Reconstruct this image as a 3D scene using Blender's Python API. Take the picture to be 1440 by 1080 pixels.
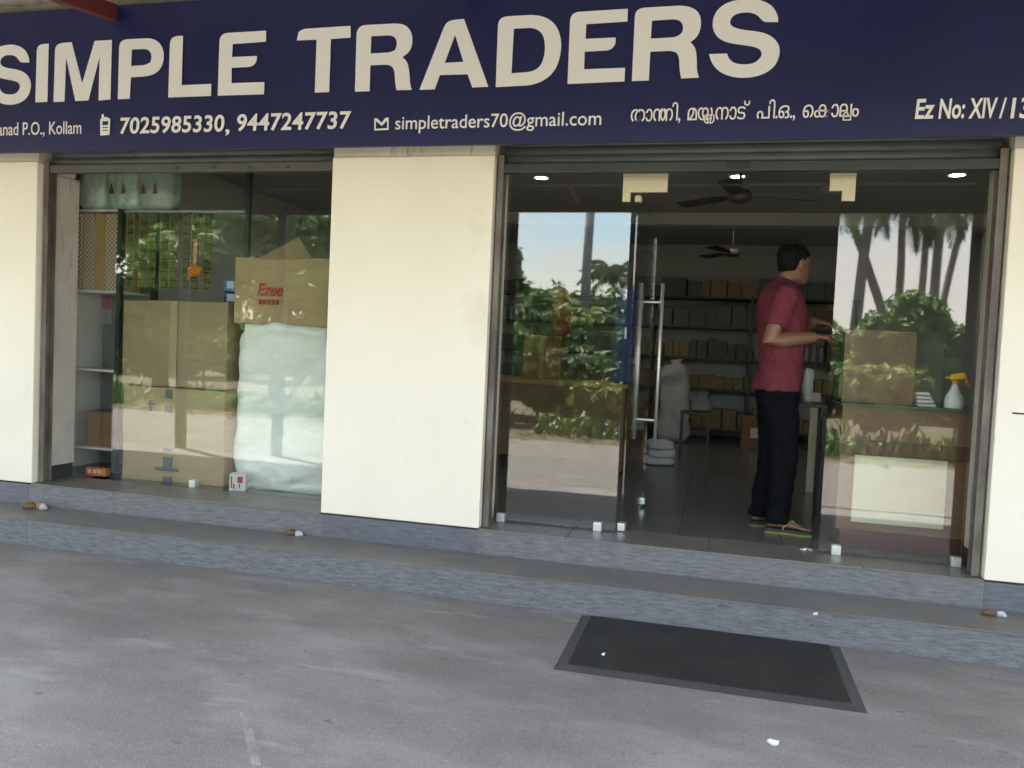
import bpy, bmesh, math, random
from mathutils import Vector, Matrix, noise
random.seed(7)
RAD = math.radians
for o in list(bpy.data.objects): bpy.data.objects.remove(o)
scn = bpy.context.scene
COL = scn.collection

# ------------------------------------------------------------------ camera, sky, sun, exposure
CAM = Vector((0.7724, -4.6210, 1.0831)); YAW, PITCH, ROLL = -0.24477, -0.04523, 0.04485
FPX = 1150.0
_f = Vector((math.sin(YAW)*math.cos(PITCH), math.cos(YAW)*math.cos(PITCH), math.sin(PITCH)))
_r0 = Vector((math.cos(YAW), -math.sin(YAW), 0)); _u0 = _r0.cross(_f)
_r = _r0*math.cos(ROLL)+_u0*math.sin(ROLL); _u = -_r0*math.sin(ROLL)+_u0*math.cos(ROLL)
cam = bpy.data.objects.new('camera', bpy.data.cameras.new('camera')); COL.objects.link(cam)
cam.data.sensor_width = 36; cam.data.lens = FPX/1440*36; cam.data.clip_end = 2000; cam.data.clip_start = .02
cam.matrix_world = Matrix(((_r.x,_u.x,-_f.x,CAM.x),(_r.y,_u.y,-_f.y,CAM.y),(_r.z,_u.z,-_f.z,CAM.z),(0,0,0,1)))
scn.camera = cam
SUN_EL, SUN_AZ = RAD(68), RAD(243.6)           # azimuth clockwise from +Y: high sun, to the left and a little in front of the shop
sun = bpy.data.objects.new('sun', bpy.data.lights.new('sun', 'SUN')); COL.objects.link(sun)
sun.data.energy = 5.0; sun.data.angle = RAD(.6); sun.data.color = (1, .95, .87)
_sd = Vector((math.sin(SUN_AZ)*math.cos(SUN_EL), math.cos(SUN_AZ)*math.cos(SUN_EL), math.sin(SUN_EL)))
sun.rotation_euler = _sd.to_track_quat('Z', 'Y').to_euler()
W = bpy.data.worlds.new('World'); scn.world = W; W.use_nodes = True
nt = W.node_tree; nt.nodes.clear()
def N(t, ty, **k):
    n = t.nodes.new(ty)
    for a, b in k.items():
        if a.startswith('i_'): n.inputs[int(a[2:])].default_value = b
        else: setattr(n, a, b)
    return n
sky = N(nt, 'ShaderNodeTexSky', sky_type='NISHITA', sun_disc=False, sun_elevation=SUN_EL, sun_rotation=SUN_AZ, air_density=1.3, dust_density=.6)
tc = N(nt, 'ShaderNodeTexCoord'); mp = N(nt, 'ShaderNodeMapping'); mp.inputs[3].default_value = (1.6, 1.6, 4.2)
nz = N(nt, 'ShaderNodeTexNoise'); nz.inputs['Scale'].default_value = 1.9; nz.inputs['Detail'].default_value = 7; nz.inputs['Roughness'].default_value = .56
rp = N(nt, 'ShaderNodeValToRGB'); rp.color_ramp.elements[0].position = .40; rp.color_ramp.elements[1].position = .64
mx = N(nt, 'ShaderNodeMix', data_type='RGBA'); mx.inputs[7].default_value = (5.75, 5.35, 5.05, 1)
bg = N(nt, 'ShaderNodeBackground'); bg.inputs[1].default_value = .13
wo = N(nt, 'ShaderNodeOutputWorld'); L = nt.links.new
L(tc.outputs['Generated'], mp.inputs[0]); L(mp.outputs[0], nz.inputs['Vector']); L(nz.outputs[0], rp.inputs[0]); L(rp.outputs[0], mx.inputs[0])
L(sky.outputs[0], mx.inputs[6]); L(mx.outputs[2], bg.inputs[0]); L(bg.outputs[0], wo.inputs[0])
scn.view_settings.view_transform = 'Standard'; scn.view_settings.look = 'None'; scn.view_settings.gamma = 1
scn.view_settings.exposure = 2.92
scn.cycles.use_denoising = True
scn.cycles.max_bounces = 10; scn.cycles.transparent_max_bounces = 24; scn.cycles.diffuse_bounces = 5; scn.cycles.glossy_bounces = 5
scn.cycles.sample_clamp_indirect = 8; scn.cycles.caustics_reflective = False; scn.cycles.caustics_refractive = False

# ------------------------------------------------------------------ photo pixel -> direction -> point on a known plane
def ray(x, y): return (_f+_r*((x-720)/FPX)+_u*((540-y)/FPX)).normalized()
def onX(x, y, X): d = ray(x, y); return CAM+d*((X-CAM.x)/d.x)
def onY(x, y, Y): d = ray(x, y); return CAM+d*((Y-CAM.y)/d.y)
def onZ(x, y, Z): d = ray(x, y); return CAM+d*((Z-CAM.z)/d.z)
def mir(x, y, Y, Yg=.25):                      # point at depth Y whose mirror image in the glass plane Yg is seen at the pixel
    P = onY(x, y, Yg); d = ray(x, y); d = Vector((d.x, -d.y, d.z)); return P+d*((Y-P.y)/d.y)

# ------------------------------------------------------------------ materials
MATS = {}
def mat(name, col, rough=.6, col2=None, scale=6, stretch=(1, 1, 1), bump=0, bscale=60, metal=0, spec=.5, detail=5, lo=.35, hi=.65, coat=0):
    if name in MATS: return MATS[name]
    m = bpy.data.materials.new(name); m.use_nodes = True; t = m.node_tree; b = t.nodes['Principled BSDF']
    b.inputs['Base Color'].default_value = (*col, 1); b.inputs['Roughness'].default_value = rough
    b.inputs['Metallic'].default_value = metal; b.inputs['Specular IOR Level'].default_value = spec
    if coat: b.inputs['Coat Weight'].default_value = coat; b.inputs['Coat Roughness'].default_value = .08
    c = t.nodes.new('ShaderNodeTexCoord'); mpn = t.nodes.new('ShaderNodeMapping'); mpn.inputs[3].default_value = stretch
    t.links.new(c.outputs['Object'], mpn.inputs[0])
    if col2:
        n = t.nodes.new('ShaderNodeTexNoise'); n.inputs['Scale'].default_value = scale; n.inputs['Detail'].default_value = detail; n.inputs['Roughness'].default_value = .62
        r = t.nodes.new('ShaderNodeValToRGB'); e = r.color_ramp.elements
        e[0].position = lo; e[0].color = (*col, 1); e[1].position = hi; e[1].color = (*col2, 1)
        t.links.new(mpn.outputs[0], n.inputs['Vector']); t.links.new(n.outputs[0], r.inputs[0]); t.links.new(r.outputs[0], b.inputs['Base Color'])
    if bump:
        n2 = t.nodes.new('ShaderNodeTexNoise'); n2.inputs['Scale'].default_value = bscale; n2.inputs['Detail'].default_value = 4
        bp = t.nodes.new('ShaderNodeBump'); bp.inputs['Strength'].default_value = bump; bp.inputs['Distance'].default_value = .01
        t.links.new(mpn.outputs[0], n2.inputs['Vector']); t.links.new(n2.outputs[0], bp.inputs['Height']); t.links.new(bp.outputs[0], b.inputs['Normal'])
    MATS[name] = m; return m
def chain_mix(m, col, fac_nodes):              # overlay another colour on what already feeds Base Color
    t = m.node_tree; b = t.nodes['Principled BSDF']; src = b.inputs['Base Color'].links[0].from_socket
    x = t.nodes.new('ShaderNodeMix'); x.data_type = 'RGBA'; x.inputs[7].default_value = (*col, 1)
    t.links.new(src, x.inputs[6]); t.links.new(fac_nodes, x.inputs[0]); t.links.new(x.outputs[2], b.inputs['Base Color'])
def noise_fac(m, scale, lo, hi, stretch=(1, 1, 1), detail=3, offs=(0, 0, 0), amount=1.0):
    t = m.node_tree; c = t.nodes.new('ShaderNodeTexCoord'); p = t.nodes.new('ShaderNodeMapping'); p.inputs[3].default_value = stretch; p.inputs[1].default_value = offs
    n = t.nodes.new('ShaderNodeTexNoise'); n.inputs['Scale'].default_value = scale; n.inputs['Detail'].default_value = detail
    r = t.nodes.new('ShaderNodeMapRange'); r.inputs[1].default_value = lo; r.inputs[2].default_value = hi; r.inputs[4].default_value = amount
    t.links.new(c.outputs['Object'], p.inputs[0]); t.links.new(p.outputs[0], n.inputs['Vector']); t.links.new(n.outputs[0], r.inputs[0])
    return r.outputs[0]
def emat(name, col, s):
    m = bpy.data.materials.new(name); m.use_nodes = True; t = m.node_tree; t.nodes.clear()
    e = t.nodes.new('ShaderNodeEmission'); e.inputs[0].default_value = (*col, 1); e.inputs[1].default_value = s
    o = t.nodes.new('ShaderNodeOutputMaterial'); t.links.new(e.outputs[0], o.inputs[0]); MATS[name] = m; return m
def glass_mat(name, tint, r0):
    m = bpy.data.materials.new(name); m.use_nodes = True; t = m.node_tree; t.nodes.clear()
    tr = t.nodes.new('ShaderNodeBsdfTransparent'); tr.inputs[0].default_value = (*tint, 1)
    gl = t.nodes.new('ShaderNodeBsdfGlossy'); gl.inputs['Roughness'].default_value = .018; gl.inputs[0].default_value = (1, 1, 1, 1)
    lw = t.nodes.new('ShaderNodeLayerWeight'); lw.inputs[0].default_value = .5
    pw = t.nodes.new('ShaderNodeMath'); pw.operation = 'POWER'; pw.inputs[1].default_value = 7
    ma = t.nodes.new('ShaderNodeMath'); ma.operation = 'MULTIPLY_ADD'; ma.inputs[1].default_value = 1-r0; ma.inputs[2].default_value = r0
    mi = t.nodes.new('ShaderNodeMixShader'); o = t.nodes.new('ShaderNodeOutputMaterial')
    # slight waviness and dust of real shop glass
    tcn = t.nodes.new('ShaderNodeTexCoord'); n = t.nodes.new('ShaderNodeTexNoise'); n.inputs['Scale'].default_value = 1.3; n.inputs['Detail'].default_value = 1
    bp = t.nodes.new('ShaderNodeBump'); bp.inputs['Strength'].default_value = .04; bp.inputs['Distance'].default_value = .02
    t.links.new(tcn.outputs['Object'], n.inputs['Vector']); t.links.new(n.outputs[0], bp.inputs['Height']); t.links.new(bp.outputs[0], gl.inputs['Normal'])
    t.links.new(lw.outputs['Facing'], pw.inputs[0]); t.links.new(pw.outputs[0], ma.inputs[0]); t.links.new(ma.outputs[0], mi.inputs[0])
    t.links.new(tr.outputs[0], mi.inputs[1]); t.links.new(gl.outputs[0], mi.inputs[2]); t.links.new(mi.outputs[0], o.inputs[0])
    MATS[name] = m; return m
GLASS = glass_mat('shop_glass', (.955, .975, .965), .062)
CREAM = mat('cream_paint', (.775, .72, .595), .55, (.825, .775, .66), 1.3, bump=.06, bscale=90, lo=.3, hi=.7)
chain_mix(CREAM, (.64, .60, .53), noise_fac(CREAM, 7, .64, .74, (1, 1, .6), 7, (1, 5, 0), .35))
chain_mix(CREAM, (.56, .5, .4), noise_fac(CREAM, 2.3, .66, .80, (1, 1, .8), 6, (3, 1, 0), .5))
PLASTER = mat('grey_plaster', (.46, .43, .38), .8, (.54, .51, .45), 3, bump=.15)
chain_mix(PLASTER, (.20, .165, .13), noise_fac(PLASTER, 6, .60, .68, (4, 4, .5), 7, (2, 0, 1), .7))
INWALL = mat('interior_wall', (.62, .61, .57), .7, (.66, .65, .61), 2)
CEIL = mat('ceiling_paint', (.50, .49, .46), .8)
CONC = mat('forecourt_concrete', (.150, .140, .129), .8, (.225, .212, .199), 1.1, (1, 1.9, 1), bump=.3, bscale=330, detail=14, lo=.34, hi=.66)
chain_mix(CONC, (.135, .127, .118), noise_fac(CONC, 2.1, .53, .70, (1, 1.7, 1), 12, (5, 2, 0), .7))
chain_mix(CONC, (.36, .35, .345), noise_fac(CONC, 2.2, .50, .82, (.9, 2.0, 1), 14, (1, 7, 0), .55))
chain_mix(CONC, (.14, .132, .124), noise_fac(CONC, 3.0, .53, .80, (.9, 2.0, 1), 14, (8, 1, 0), .5))
chain_mix(CONC, (.40, .39, .38), noise_fac(CONC, 1.8, .64, .72, (1.2, 4.5, 1), 14, (3, 2, 0), .3))
chain_mix(CONC, (.07, .066, .062), noise_fac(CONC, 7.0, .69, .73, (1, 1.9, 1), 4, (2, 3, 0), .65))
chain_mix(CONC, (.075, .07, .066), noise_fac(CONC, 19, .72, .75, (1, 1.7, 1), 2, (6, 1, 0), .6))
chain_mix(CONC, (.37, .355, .345), noise_fac(CONC, 210, .53, .70, (1, 1, 1), 2, (0, 0, 0), .5))
chain_mix(CONC, (.10, .094, .088), noise_fac(CONC, 160, .53, .70, (1, 1, 1), 2, (4, 0, 0), .5))
TILE = mat('streaked_riser_tile', (.105, .108, .113), .42, (.185, .19, .195), 9, (1.2, 6, 9), bump=.08, bscale=80, detail=8, lo=.36, hi=.64)
chain_mix(TILE, (.055, .062, .072), noise_fac(TILE, 17, .60, .68, (1.5, 6, 9), 8, (4, 0, 2), .7))
chain_mix(TILE, (.29, .30, .31), noise_fac(TILE, 60, .60, .75, (1, 3, 6), 3, (1, 0, 2), .4))
TILE2 = mat('dark_riser_tile', (.085, .09, .108), .42, (.14, .148, .17), 8, (1.2, 6, 9), bump=.08, bscale=80, detail=8)
TREAD = mat('tread_tile', (.125, .119, .11), .36, (.168, .16, .15), 3, (1, 2, 1), bump=.05, bscale=120, detail=7)
FLOOR = mat('polished_floor_tile', (.10, .10, .098), .22, (.135, .135, .13), 4, detail=5)
GROUT = mat('grout', (.26, .26, .25), .9)
NAVY = mat('navy_flex', (.0095, .0120, .076), .45, (.0125, .015, .088), 2.2, bump=.03, bscale=7)
LETTER = mat('letter_cream', (.87, .86, .865), .5)
SMALLL = mat('small_letter', (.85, .84, .84), .5)
STEEL = mat('brushed_steel', (.78, .76, .70), .42, metal=.75)
CLAMP = mat('satin_clamp', (.72, .72, .70), .35, metal=.6)
GREYST = mat('blue_grey_sheet_steel', (.055, .068, .072), .55, (.08, .094, .094), 5, (1, 1, 4), metal=.1)
DKST = mat('dark_green_steel', (.022, .030, .028), .5, (.04, .045, .042), 6)
BLACK = mat('black_paint', (.014, .014, .015), .45)
RED = mat('red_oxide', (.10, .014, .013), .65, (.14, .022, .02), 12)
PATCH = mat('cream_patch', (.62, .56, .38), .45)
CARD = mat('carton_board', (.36, .265, .14), .8, (.42, .31, .17), 4, (1, 1, 4))
CARD2 = mat('carton_board_dull', (.30, .225, .125), .85, (.35, .265, .15), 3, (1, 1, 5))
DCARD = mat('carton_brown', (.22, .12, .055), .85, (.27, .15, .07), 5)
PRINTK = mat('carton_print', (.10, .11, .13), .8); PRINTR = mat('red_print', (.38, .035, .03), .8)
WHITEB = mat('white_board', (.66, .66, .63), .6); WHITEP = mat('white_plastic', (.68, .70, .68), .4)
BALE = mat('bale_wrap', (.80, .83, .74), .5, (.88, .89, .82), 4, (1, 1, 2.5), bump=.9, bscale=9, coat=.2)
SACK = mat('sack_weave', (.55, .55, .53), .6, (.64, .64, .62), 7, bump=.3, bscale=30)
WOOD = mat('brown_ply', (.155, .082, .046), .5, (.215, .12, .066), 3, (1, 1, .25), detail=6)
WOODD = mat('dark_wood', (.075, .030, .020), .45, (.11, .046, .03), 4, (1, 1, .3))
CREAMP = mat('cream_panel', (.60, .54, .38), .5, (.64, .58, .42), 3)
RUBBER = mat('mat_rubber', (.020, .020, .021), .62, (.036, .035, .034), 5, detail=10); RUBBER2 = mat('mat_edge', (.045, .045, .046), .6, (.06, .058, .056), 9, detail=9)
SKIN = mat('skin', (.19, .095, .056), .5, (.22, .11, .066), 9); HAIR = mat('hair', (.006, .0055, .005), .75, spec=.15)
SHIRT = mat('maroon_polo', (.135, .028, .041), .9, (.165, .036, .052), 8, bump=.25, bscale=25, spec=.12)
TROU = mat('navy_denim', (.0042, .0045, .0058), .95, (.008, .0085, .0105), 12, bump=.3, bscale=22, spec=.08)
COLLAR = mat('dark_collar', (.07, .016, .035), .85)
SOLE = mat('sandal_sole', (.03, .028, .025), .7); SOLEY = mat('sandal_edge', (.22, .23, .035), .6)
ORANGE = mat('orange_plastic', (.75, .22, .02), .35); YELL = mat('yellow_plastic', (.75, .45, .03), .35)
BLUE = mat('blue_paint', (.012, .035, .20), .5); BLUEL = mat('light_blue_print', (.06, .26, .52), .5)
BARK = mat('bark', (.10, .085, .068), .9, (.16, .14, .115), 9, (1, 1, .25), bump=.5, bscale=30)
PBARK = mat('palm_bark', (.13, .115, .10), .9, (.19, .17, .15), 14, (.6, .6, 4), bump=.4, bscale=30)
ROADM = mat('road_surface', (.15, .137, .118), .85, (.20, .183, .158), 4, (1, 2, 1), bump=.2, bscale=90, detail=8)
EARTH = mat('earth', (.10, .076, .05), .95, (.16, .125, .085), 1.6, bump=.3, bscale=20, detail=8)
chain_mix(EARTH, (.07, .10, .03), noise_fac(EARTH, 1.1, .5, .62, (1, 1, 1), 7, (9, 0, 0), .9))
ROOFS = mat('roof_sheet', (.55, .55, .51), .6, (.62, .62, .58), 2)
LITTER = mat('dry_leaf', (.09, .062, .035), .9, (.19, .13, .07), 20)
def leaf_mat(name, c1, c2, c3):
    m = mat(name, c1, .5, c2, 2.2, detail=4, lo=.38, hi=.62)
    chain_mix(m, c3, noise_fac(m, 9, .56, .66, (1, 1, 1), 2, (0, 0, 0), .8))
    t = m.node_tree; b = t.nodes['Principled BSDF']; o = t.nodes['Material Output']
    tr = t.nodes.new('ShaderNodeBsdfTranslucent'); mi = t.nodes.new('ShaderNodeMixShader'); mi.inputs[0].default_value = .3
    t.links.new(b.inputs['Base Color'].links[0].from_socket, tr.inputs[0]); t.links.new(b.outputs[0], mi.inputs[1]); t.links.new(tr.outputs[0], mi.inputs[2]); t.links.new(mi.outputs[0], o.inputs[0])
    return m
LEAF = leaf_mat('leaf_green', (.06, .135, .02), (.105, .20, .032), (.19, .27, .07))
LEAF2 = leaf_mat('leaf_yellow_green', (.13, .18, .025), (.20, .24, .035), (.28, .29, .06))
LEAF3 = leaf_mat('leaf_dark', (.045, .10, .018), (.075, .15, .028), (.13, .20, .05))
PALM = leaf_mat('palm_leaf', (.05, .085, .025), (.08, .12, .035), (.16, .16, .06))
LEDM = emat('led_lens', (1, .97, .92), 11)

# ------------------------------------------------------------------ mesh helpers
class MB:
    def __init__(s): s.v = []; s.f = []; s.mi = []; s.sm = []
    def add(s, vs, fs, m=0, smooth=False):
        k = len(s.v); s.v += [tuple(v) for v in vs]; s.f += [tuple(i+k for i in f) for f in fs]; s.mi += [m]*len(fs); s.sm += [smooth]*len(fs); return s
    def box(s, a, b, m=0):
        x0, y0, z0 = a; x1, y1, z1 = b
        return s.add([(x0,y0,z0),(x1,y0,z0),(x1,y1,z0),(x0,y1,z0),(x0,y0,z1),(x1,y0,z1),(x1,y1,z1),(x0,y1,z1)],
                     [(3,2,1,0),(4,5,6,7),(0,1,5,4),(1,2,6,5),(2,3,7,6),(3,0,4,7)], m)
    def tube(s, pts, rad, n=8, m=0, cap=True, smooth=True):
        pts = [Vector(p) for p in pts]; rr = rad if hasattr(rad, '__len__') else [rad]*len(pts); vs = []; fs = []
        t0 = (pts[1]-pts[0]).normalized(); a = t0.orthogonal().normalized()
        for i, p in enumerate(pts):
            t = (pts[min(i+1, len(pts)-1)]-pts[max(i-1, 0)]).normalized()
            a = (a-t*a.dot(t)).normalized(); b = t.cross(a); r = rr[i]
            r1, r2 = r if isinstance(r, tuple) else (r, r)
            vs += [p+a*math.cos(2*math.pi*j/n)*r1+b*math.sin(2*math.pi*j/n)*r2 for j in range(n)]
        for i in range(len(pts)-1):
            for j in range(n): fs.append((i*n+j, i*n+(j+1)%n, (i+1)*n+(j+1)%n, (i+1)*n+j))
        if cap: fs.append(tuple(range(n-1, -1, -1))); fs.append(tuple((len(pts)-1)*n+j for j in range(n)))
        return s.add(vs, fs, m, smooth)
    def rings(s, rings, m=0, smooth=True, cap=True):            # rings: lists of equal length
        n = len(rings[0]); vs = [v for r in rings for v in r]; fs = []
        for i in range(len(rings)-1):
            for j in range(n): fs.append((i*n+j, i*n+(j+1)%n, (i+1)*n+(j+1)%n, (i+1)*n+j))
        if cap: fs.append(tuple(range(n-1, -1, -1))); fs.append(tuple((len(rings)-1)*n+j for j in range(n)))
        return s.add(vs, fs, m, smooth)
    def lathe(s, prof, c=(0, 0, 0), n=20, m=0):
        return s.rings([[(c[0]+r*math.cos(2*math.pi*j/n), c[1]+r*math.sin(2*math.pi*j/n), c[2]+z) for j in range(n)] for r, z in prof], m)
    def mesh(s, name, mats, bevel=0):
        me = bpy.data.meshes.new(name); me.from_pydata(s.v, [], s.f)
        for m in (mats if isinstance(mats, (list, tuple)) else [mats]): me.materials.append(m)
        me.polygons.foreach_set('material_index', s.mi); me.polygons.foreach_set('use_smooth', s.sm)
        bm = bmesh.new(); bm.from_mesh(me); bmesh.ops.recalc_face_normals(bm, faces=bm.faces)
        if bevel: bmesh.ops.bevel(bm, geom=list(bm.edges), offset=bevel, segments=2, affect='EDGES', profile=.6)
        bm.to_mesh(me); bm.free(); return me
def link(name, me, parent=None):
    o = bpy.data.objects.new(name, me); COL.objects.link(o)
    if parent is not None: o.parent = parent
    return o
def obj(name, mb, mats, parent=None, bevel=0): return link(name, mb.mesh(name, mats, bevel), parent)
def part(name, a, b, m, parent, bevel=0): return obj(name, MB().box(a, b), m, parent, bevel)
def tag(o, label, cat, group=None):
    o['label'] = label; o['category'] = cat
    if group: o['group'] = group
    return o
def thing(name, label, cat, loc=(0, 0, 0), rz=0, group=None):
    o = bpy.data.objects.new(name, None); COL.objects.link(o); o.location = loc; o.rotation_euler = (0, 0, rz); o.empty_display_size = .1
    return tag(o, label, cat, group)
def structure(name, mb, m):
    o = obj(name, mb, m); o['kind'] = 'structure'; return o
def copy_tree(o, parent=None):
    c = o.copy(); COL.objects.link(c); c.parent = parent
    for ch in list(o.children): copy_tree(ch, c)
    return c
def crumple(me, amp, sc, seed=0, axis=None):
    for v in me.vertices:
        d = noise.noise_vector(v.co*sc+Vector((seed*7.3, seed*3.1, 0)))*amp
        v.co += d
    me.update()
def fillmesh(name, polys, to3, m, thick=.002):                   # 2D polygons (outer + holes) -> thin raised plate
    cu = bpy.data.curves.new(name, 'CURVE'); cu.dimensions = '2D'; cu.fill_mode = 'BOTH'; cu.extrude = thick/2
    for pl in polys:
        sp = cu.splines.new('POLY'); sp.points.add(len(pl)-1); sp.use_cyclic_u = True
        for q, (x, y) in zip(sp.points, pl): q.co = (x, y, 0, 1)
    tmp = bpy.data.objects.new('tmp', cu); COL.objects.link(tmp)
    dg = bpy.context.evaluated_depsgraph_get(); me = bpy.data.meshes.new_from_object(tmp.evaluated_get(dg)); bpy.data.objects.remove(tmp)
    for v in me.vertices: v.co = to3(v.co.x, v.co.y, v.co.z)
    me.materials.clear(); me.materials.append(m); me.name = name; return me
def textmesh(name, s, m, box, to3, bold=0, shear=0, thick=.002, spacing=1.0):
    """built-in font text stretched to box=(x0,x1,z0,z1)"""
    cu = bpy.data.curves.new(name, 'FONT'); cu.body = s; cu.extrude = .01; cu.offset = bold; cu.shear = shear; cu.space_character = spacing; cu.resolution_u = 4
    tmp = bpy.data.objects.new('tmp', cu); COL.objects.link(tmp)
    dg = bpy.context.evaluated_depsgraph_get(); me = bpy.data.meshes.new_from_object(tmp.evaluated_get(dg)); bpy.data.objects.remove(tmp)
    xs = [v.co.x for v in me.vertices]; ys = [v.co.y for v in me.vertices]
    if not xs: return me
    x0, x1, y0, y1 = min(xs), max(xs), min(ys), max(ys)
    for v in me.vertices:
        u = box[0]+(v.co.x-x0)/(x1-x0)*(box[1]-box[0]); w = box[2]+(v.co.y-y0)/(y1-y0)*(box[3]-box[2])
        v.co = to3(u, w, thick/2 if v.co.z > 0 else -thick/2)
    me.materials.clear(); me.materials.append(m); return me
def smooth_poly(pl, it=2, sharp=48):
    for _ in range(it):
        out = []; n = len(pl)
        for i in range(n):
            a, b, c = Vector(pl[i-1]), Vector(pl[i]), Vector(pl[(i+1) % n]); d1 = b-a; d2 = c-b
            if d1.length < 1e-9 or d2.length < 1e-9: continue
            ang = math.degrees(d1.angle(d2))
            if ang > sharp or ang < 4: out.append(tuple(b)); continue
            k = .28*min(d1.length, d2.length)
            out.append(tuple(b-d1.normalized()*k)); out.append(tuple(b+d2.normalized()*k))
        pl = out
    return pl

# ------------------------------------------------------------------ ground, forecourt, road
G = -.317; YL = .37; YR = .25            # ground level; glass planes of the left window and of the entrance
X0, X1, X2, X3 = -3.752, -1.573, -.546, 2.157; HP = 2.19; TD = .368
structure('ground', MB().add([(-400,-400,G-.012),(400,-400,G-.012),(400,400,G-.012),(-400,400,G-.012)], [(0,1,2,3)]), EARTH)
structure('road', MB().add([(-200,-7.6,G-.004),(200,-6.4,G-.004),(200,-3.2,G-.004),(-200,-3.2,G-.004)], [(0,1,2,3)]), ROADM)
fc = structure('forecourt_paving', MB().add([(-14,-3.35,G),(14,-2.95,G),(14,8,G),(-14,8,G)], [(0,1,2,3)]), CONC)
g = MB()
for i in range(900):
    x = random.uniform(-14, 12); y = -7.5-abs(random.gauss(0, .9))+random.uniform(0, 1.1); a = random.uniform(0, 6.3); s = random.uniform(.03, .09)
    c, d = math.cos(a)*s, math.sin(a)*s; z = G+.012+random.uniform(0, .03)
    g.add([(x-c,y-d,z),(x+d*.5,y-c*.5,z+random.uniform(0,.03)),(x+c,y+d,z),(x-d*.5,y+c*.5,z+random.uniform(0,.03))], [(0,1,2,3)])
lt = obj('leaf_litter', g, LITTER); lt['kind'] = 'stuff'; lt['label'] = 'dry leaf litter along the far edge of the road'; lt['category'] = 'leaf litter'

# ------------------------------------------------------------------ the shop building
shop = thing('shop_building', 'cream painted single-storey shop with glass front and two grey tiled steps', 'shop')
RX0, RX1, RY1, CZ = -4.05, 3.6, 7.0, 2.6
for a, b in ((-7.5, X0), (X1, X2), (X3, 6.0)):
    part('pillar', (a, 0, 0), (b, .34, HP), CREAM, shop, .006)
part('lintel_wall', (-7.5, .03, 2.42), (6, .34, 3.35), PLASTER, shop)
for a, b in ((-7.5, X0), (X1, X2), (X3, 6.0)): part('pillar_head', (a+.002, .012, HP+.001), (b-.002, .34, 2.419), PLASTER, shop)
part('side_wall', (RX0-.2, .34, -.2), (RX0, RY1, CZ+.2), INWALL, shop); part('side_wall', (RX1, .34, -.2), (RX1+.2, RY1, CZ+.2), INWALL, shop)
part('back_wall', (RX0-.2, RY1, -.2), (RX1+.2, RY1+.2, CZ+.2), INWALL, shop)
part('ceiling', (RX0, .345, CZ), (RX1, RY1, CZ+.15), CEIL, shop)
for yb in (1.05, 4.35): part('ceiling_beam', (RX0, yb, CZ-.13), (RX1, yb+.22, CZ-.002), INWALL, shop, .004)
part('roof', (-7.5, .035, 3.352), (6, RY1+.2, 3.45), PLASTER, shop)
floor = part('floor', (RX0, .345, -.2), (RX1, RY1, -.004), mat('dark_grout', (.07, .07, .068), .9), shop)
fm = MB().box((0, 0, 0), (.596, .596, .006)).mesh('floor_tile', FLOOR)
for ix in range(13):
    for iy in range(11):
        t = link('floor_tile', fm, floor); t.location = (RX0+.002+ix*.6-.15*(ix > 0), .352+iy*.6, -.006)
        if t.location.x+.6 > RX1 or t.location.y+.6 > RY1+.05: bpy.data.objects.remove(t)
# plaster returns beside the openings and the grimy skirting below them
for xa, xb, y1 in ((X0, X0+.012, YL-.004), (X2, X2+.010, YR-.004), (X3-.012, X3, YR+.09)):
    part('reveal_plaster', (xa, .16, .10), (xb, y1, 2.135), PLASTER, shop, .003)
    part('reveal_skirting', (xa, .16, .0), (xb-.002 if xa != X0 else xb-.002, y1-.01, .099), DKST, shop)
q = onY(1436, 582, 0); obj('wall_hook', MB().tube([(q.x-.04, -.004, q.z+.002), (q.x+.05, -.006, q.z)], .004, 6), BLACK, shop)
# steps: core, riser tiles, tread tiles
def riser(st, ya, z0, z1, joints, m, dark=()):
    for i, (a, b) in enumerate(zip(joints[:-1], joints[1:])):
        o = part('riser_tile', (a+.002, ya, z0), (b-.002, ya+.012, z1), TILE2 if i in dark else m, st, .0015)
st1 = part('step', (-7.5, .003, -.20), (6, .345, -.013), GROUT, shop)
riser(st1, 0, -.1505, -.011, [-7.5, -6.3, -4.98, -3.776, -3.081, -1.566, -.833, -.547, -.020, 1.22, X3, 3.5, 6], TILE, (0, 1, 2, 5, 6, 10, 11))
for i, (a, b) in enumerate(zip([X0, -3.08, -2.3][:-1]+[-2.3], [-3.08, -2.3, X1])): part('tread_tile', (a+.0015, -.006, -.0115), (b-.0015, .3445, 0), TREAD, st1, .003)
for a, b in zip([X2, -.02, .78, 1.58], [-.02, .78, 1.58, X3]): part('tread_tile', (a+.0015, -.006, -.0115), (b-.0015, .3445, 0), TREAD, st1, .003)
st2 = part('step', (-7.5, -TD+.003, G-.05), (6, .010, -.163), GROUT, shop)
riser(st2, -TD, G+.001, -.161, [-7.5, -6.1, -4.76, -3.42, -2.767, -1.293, .836, 2.5, 3.9, 6], TILE)
xs = [-7.5, -6.1, -4.9, -3.7, -2.5, -1.3, -.1, 1.1, 2.3, 3.5, 6]
for a, b in zip(xs[:-1], xs[1:]): part('tread_tile', (a+.0003, -TD-.006, -.1615), (b-.0003, -.001, -.15), TREAD, st2, .0012)
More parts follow.
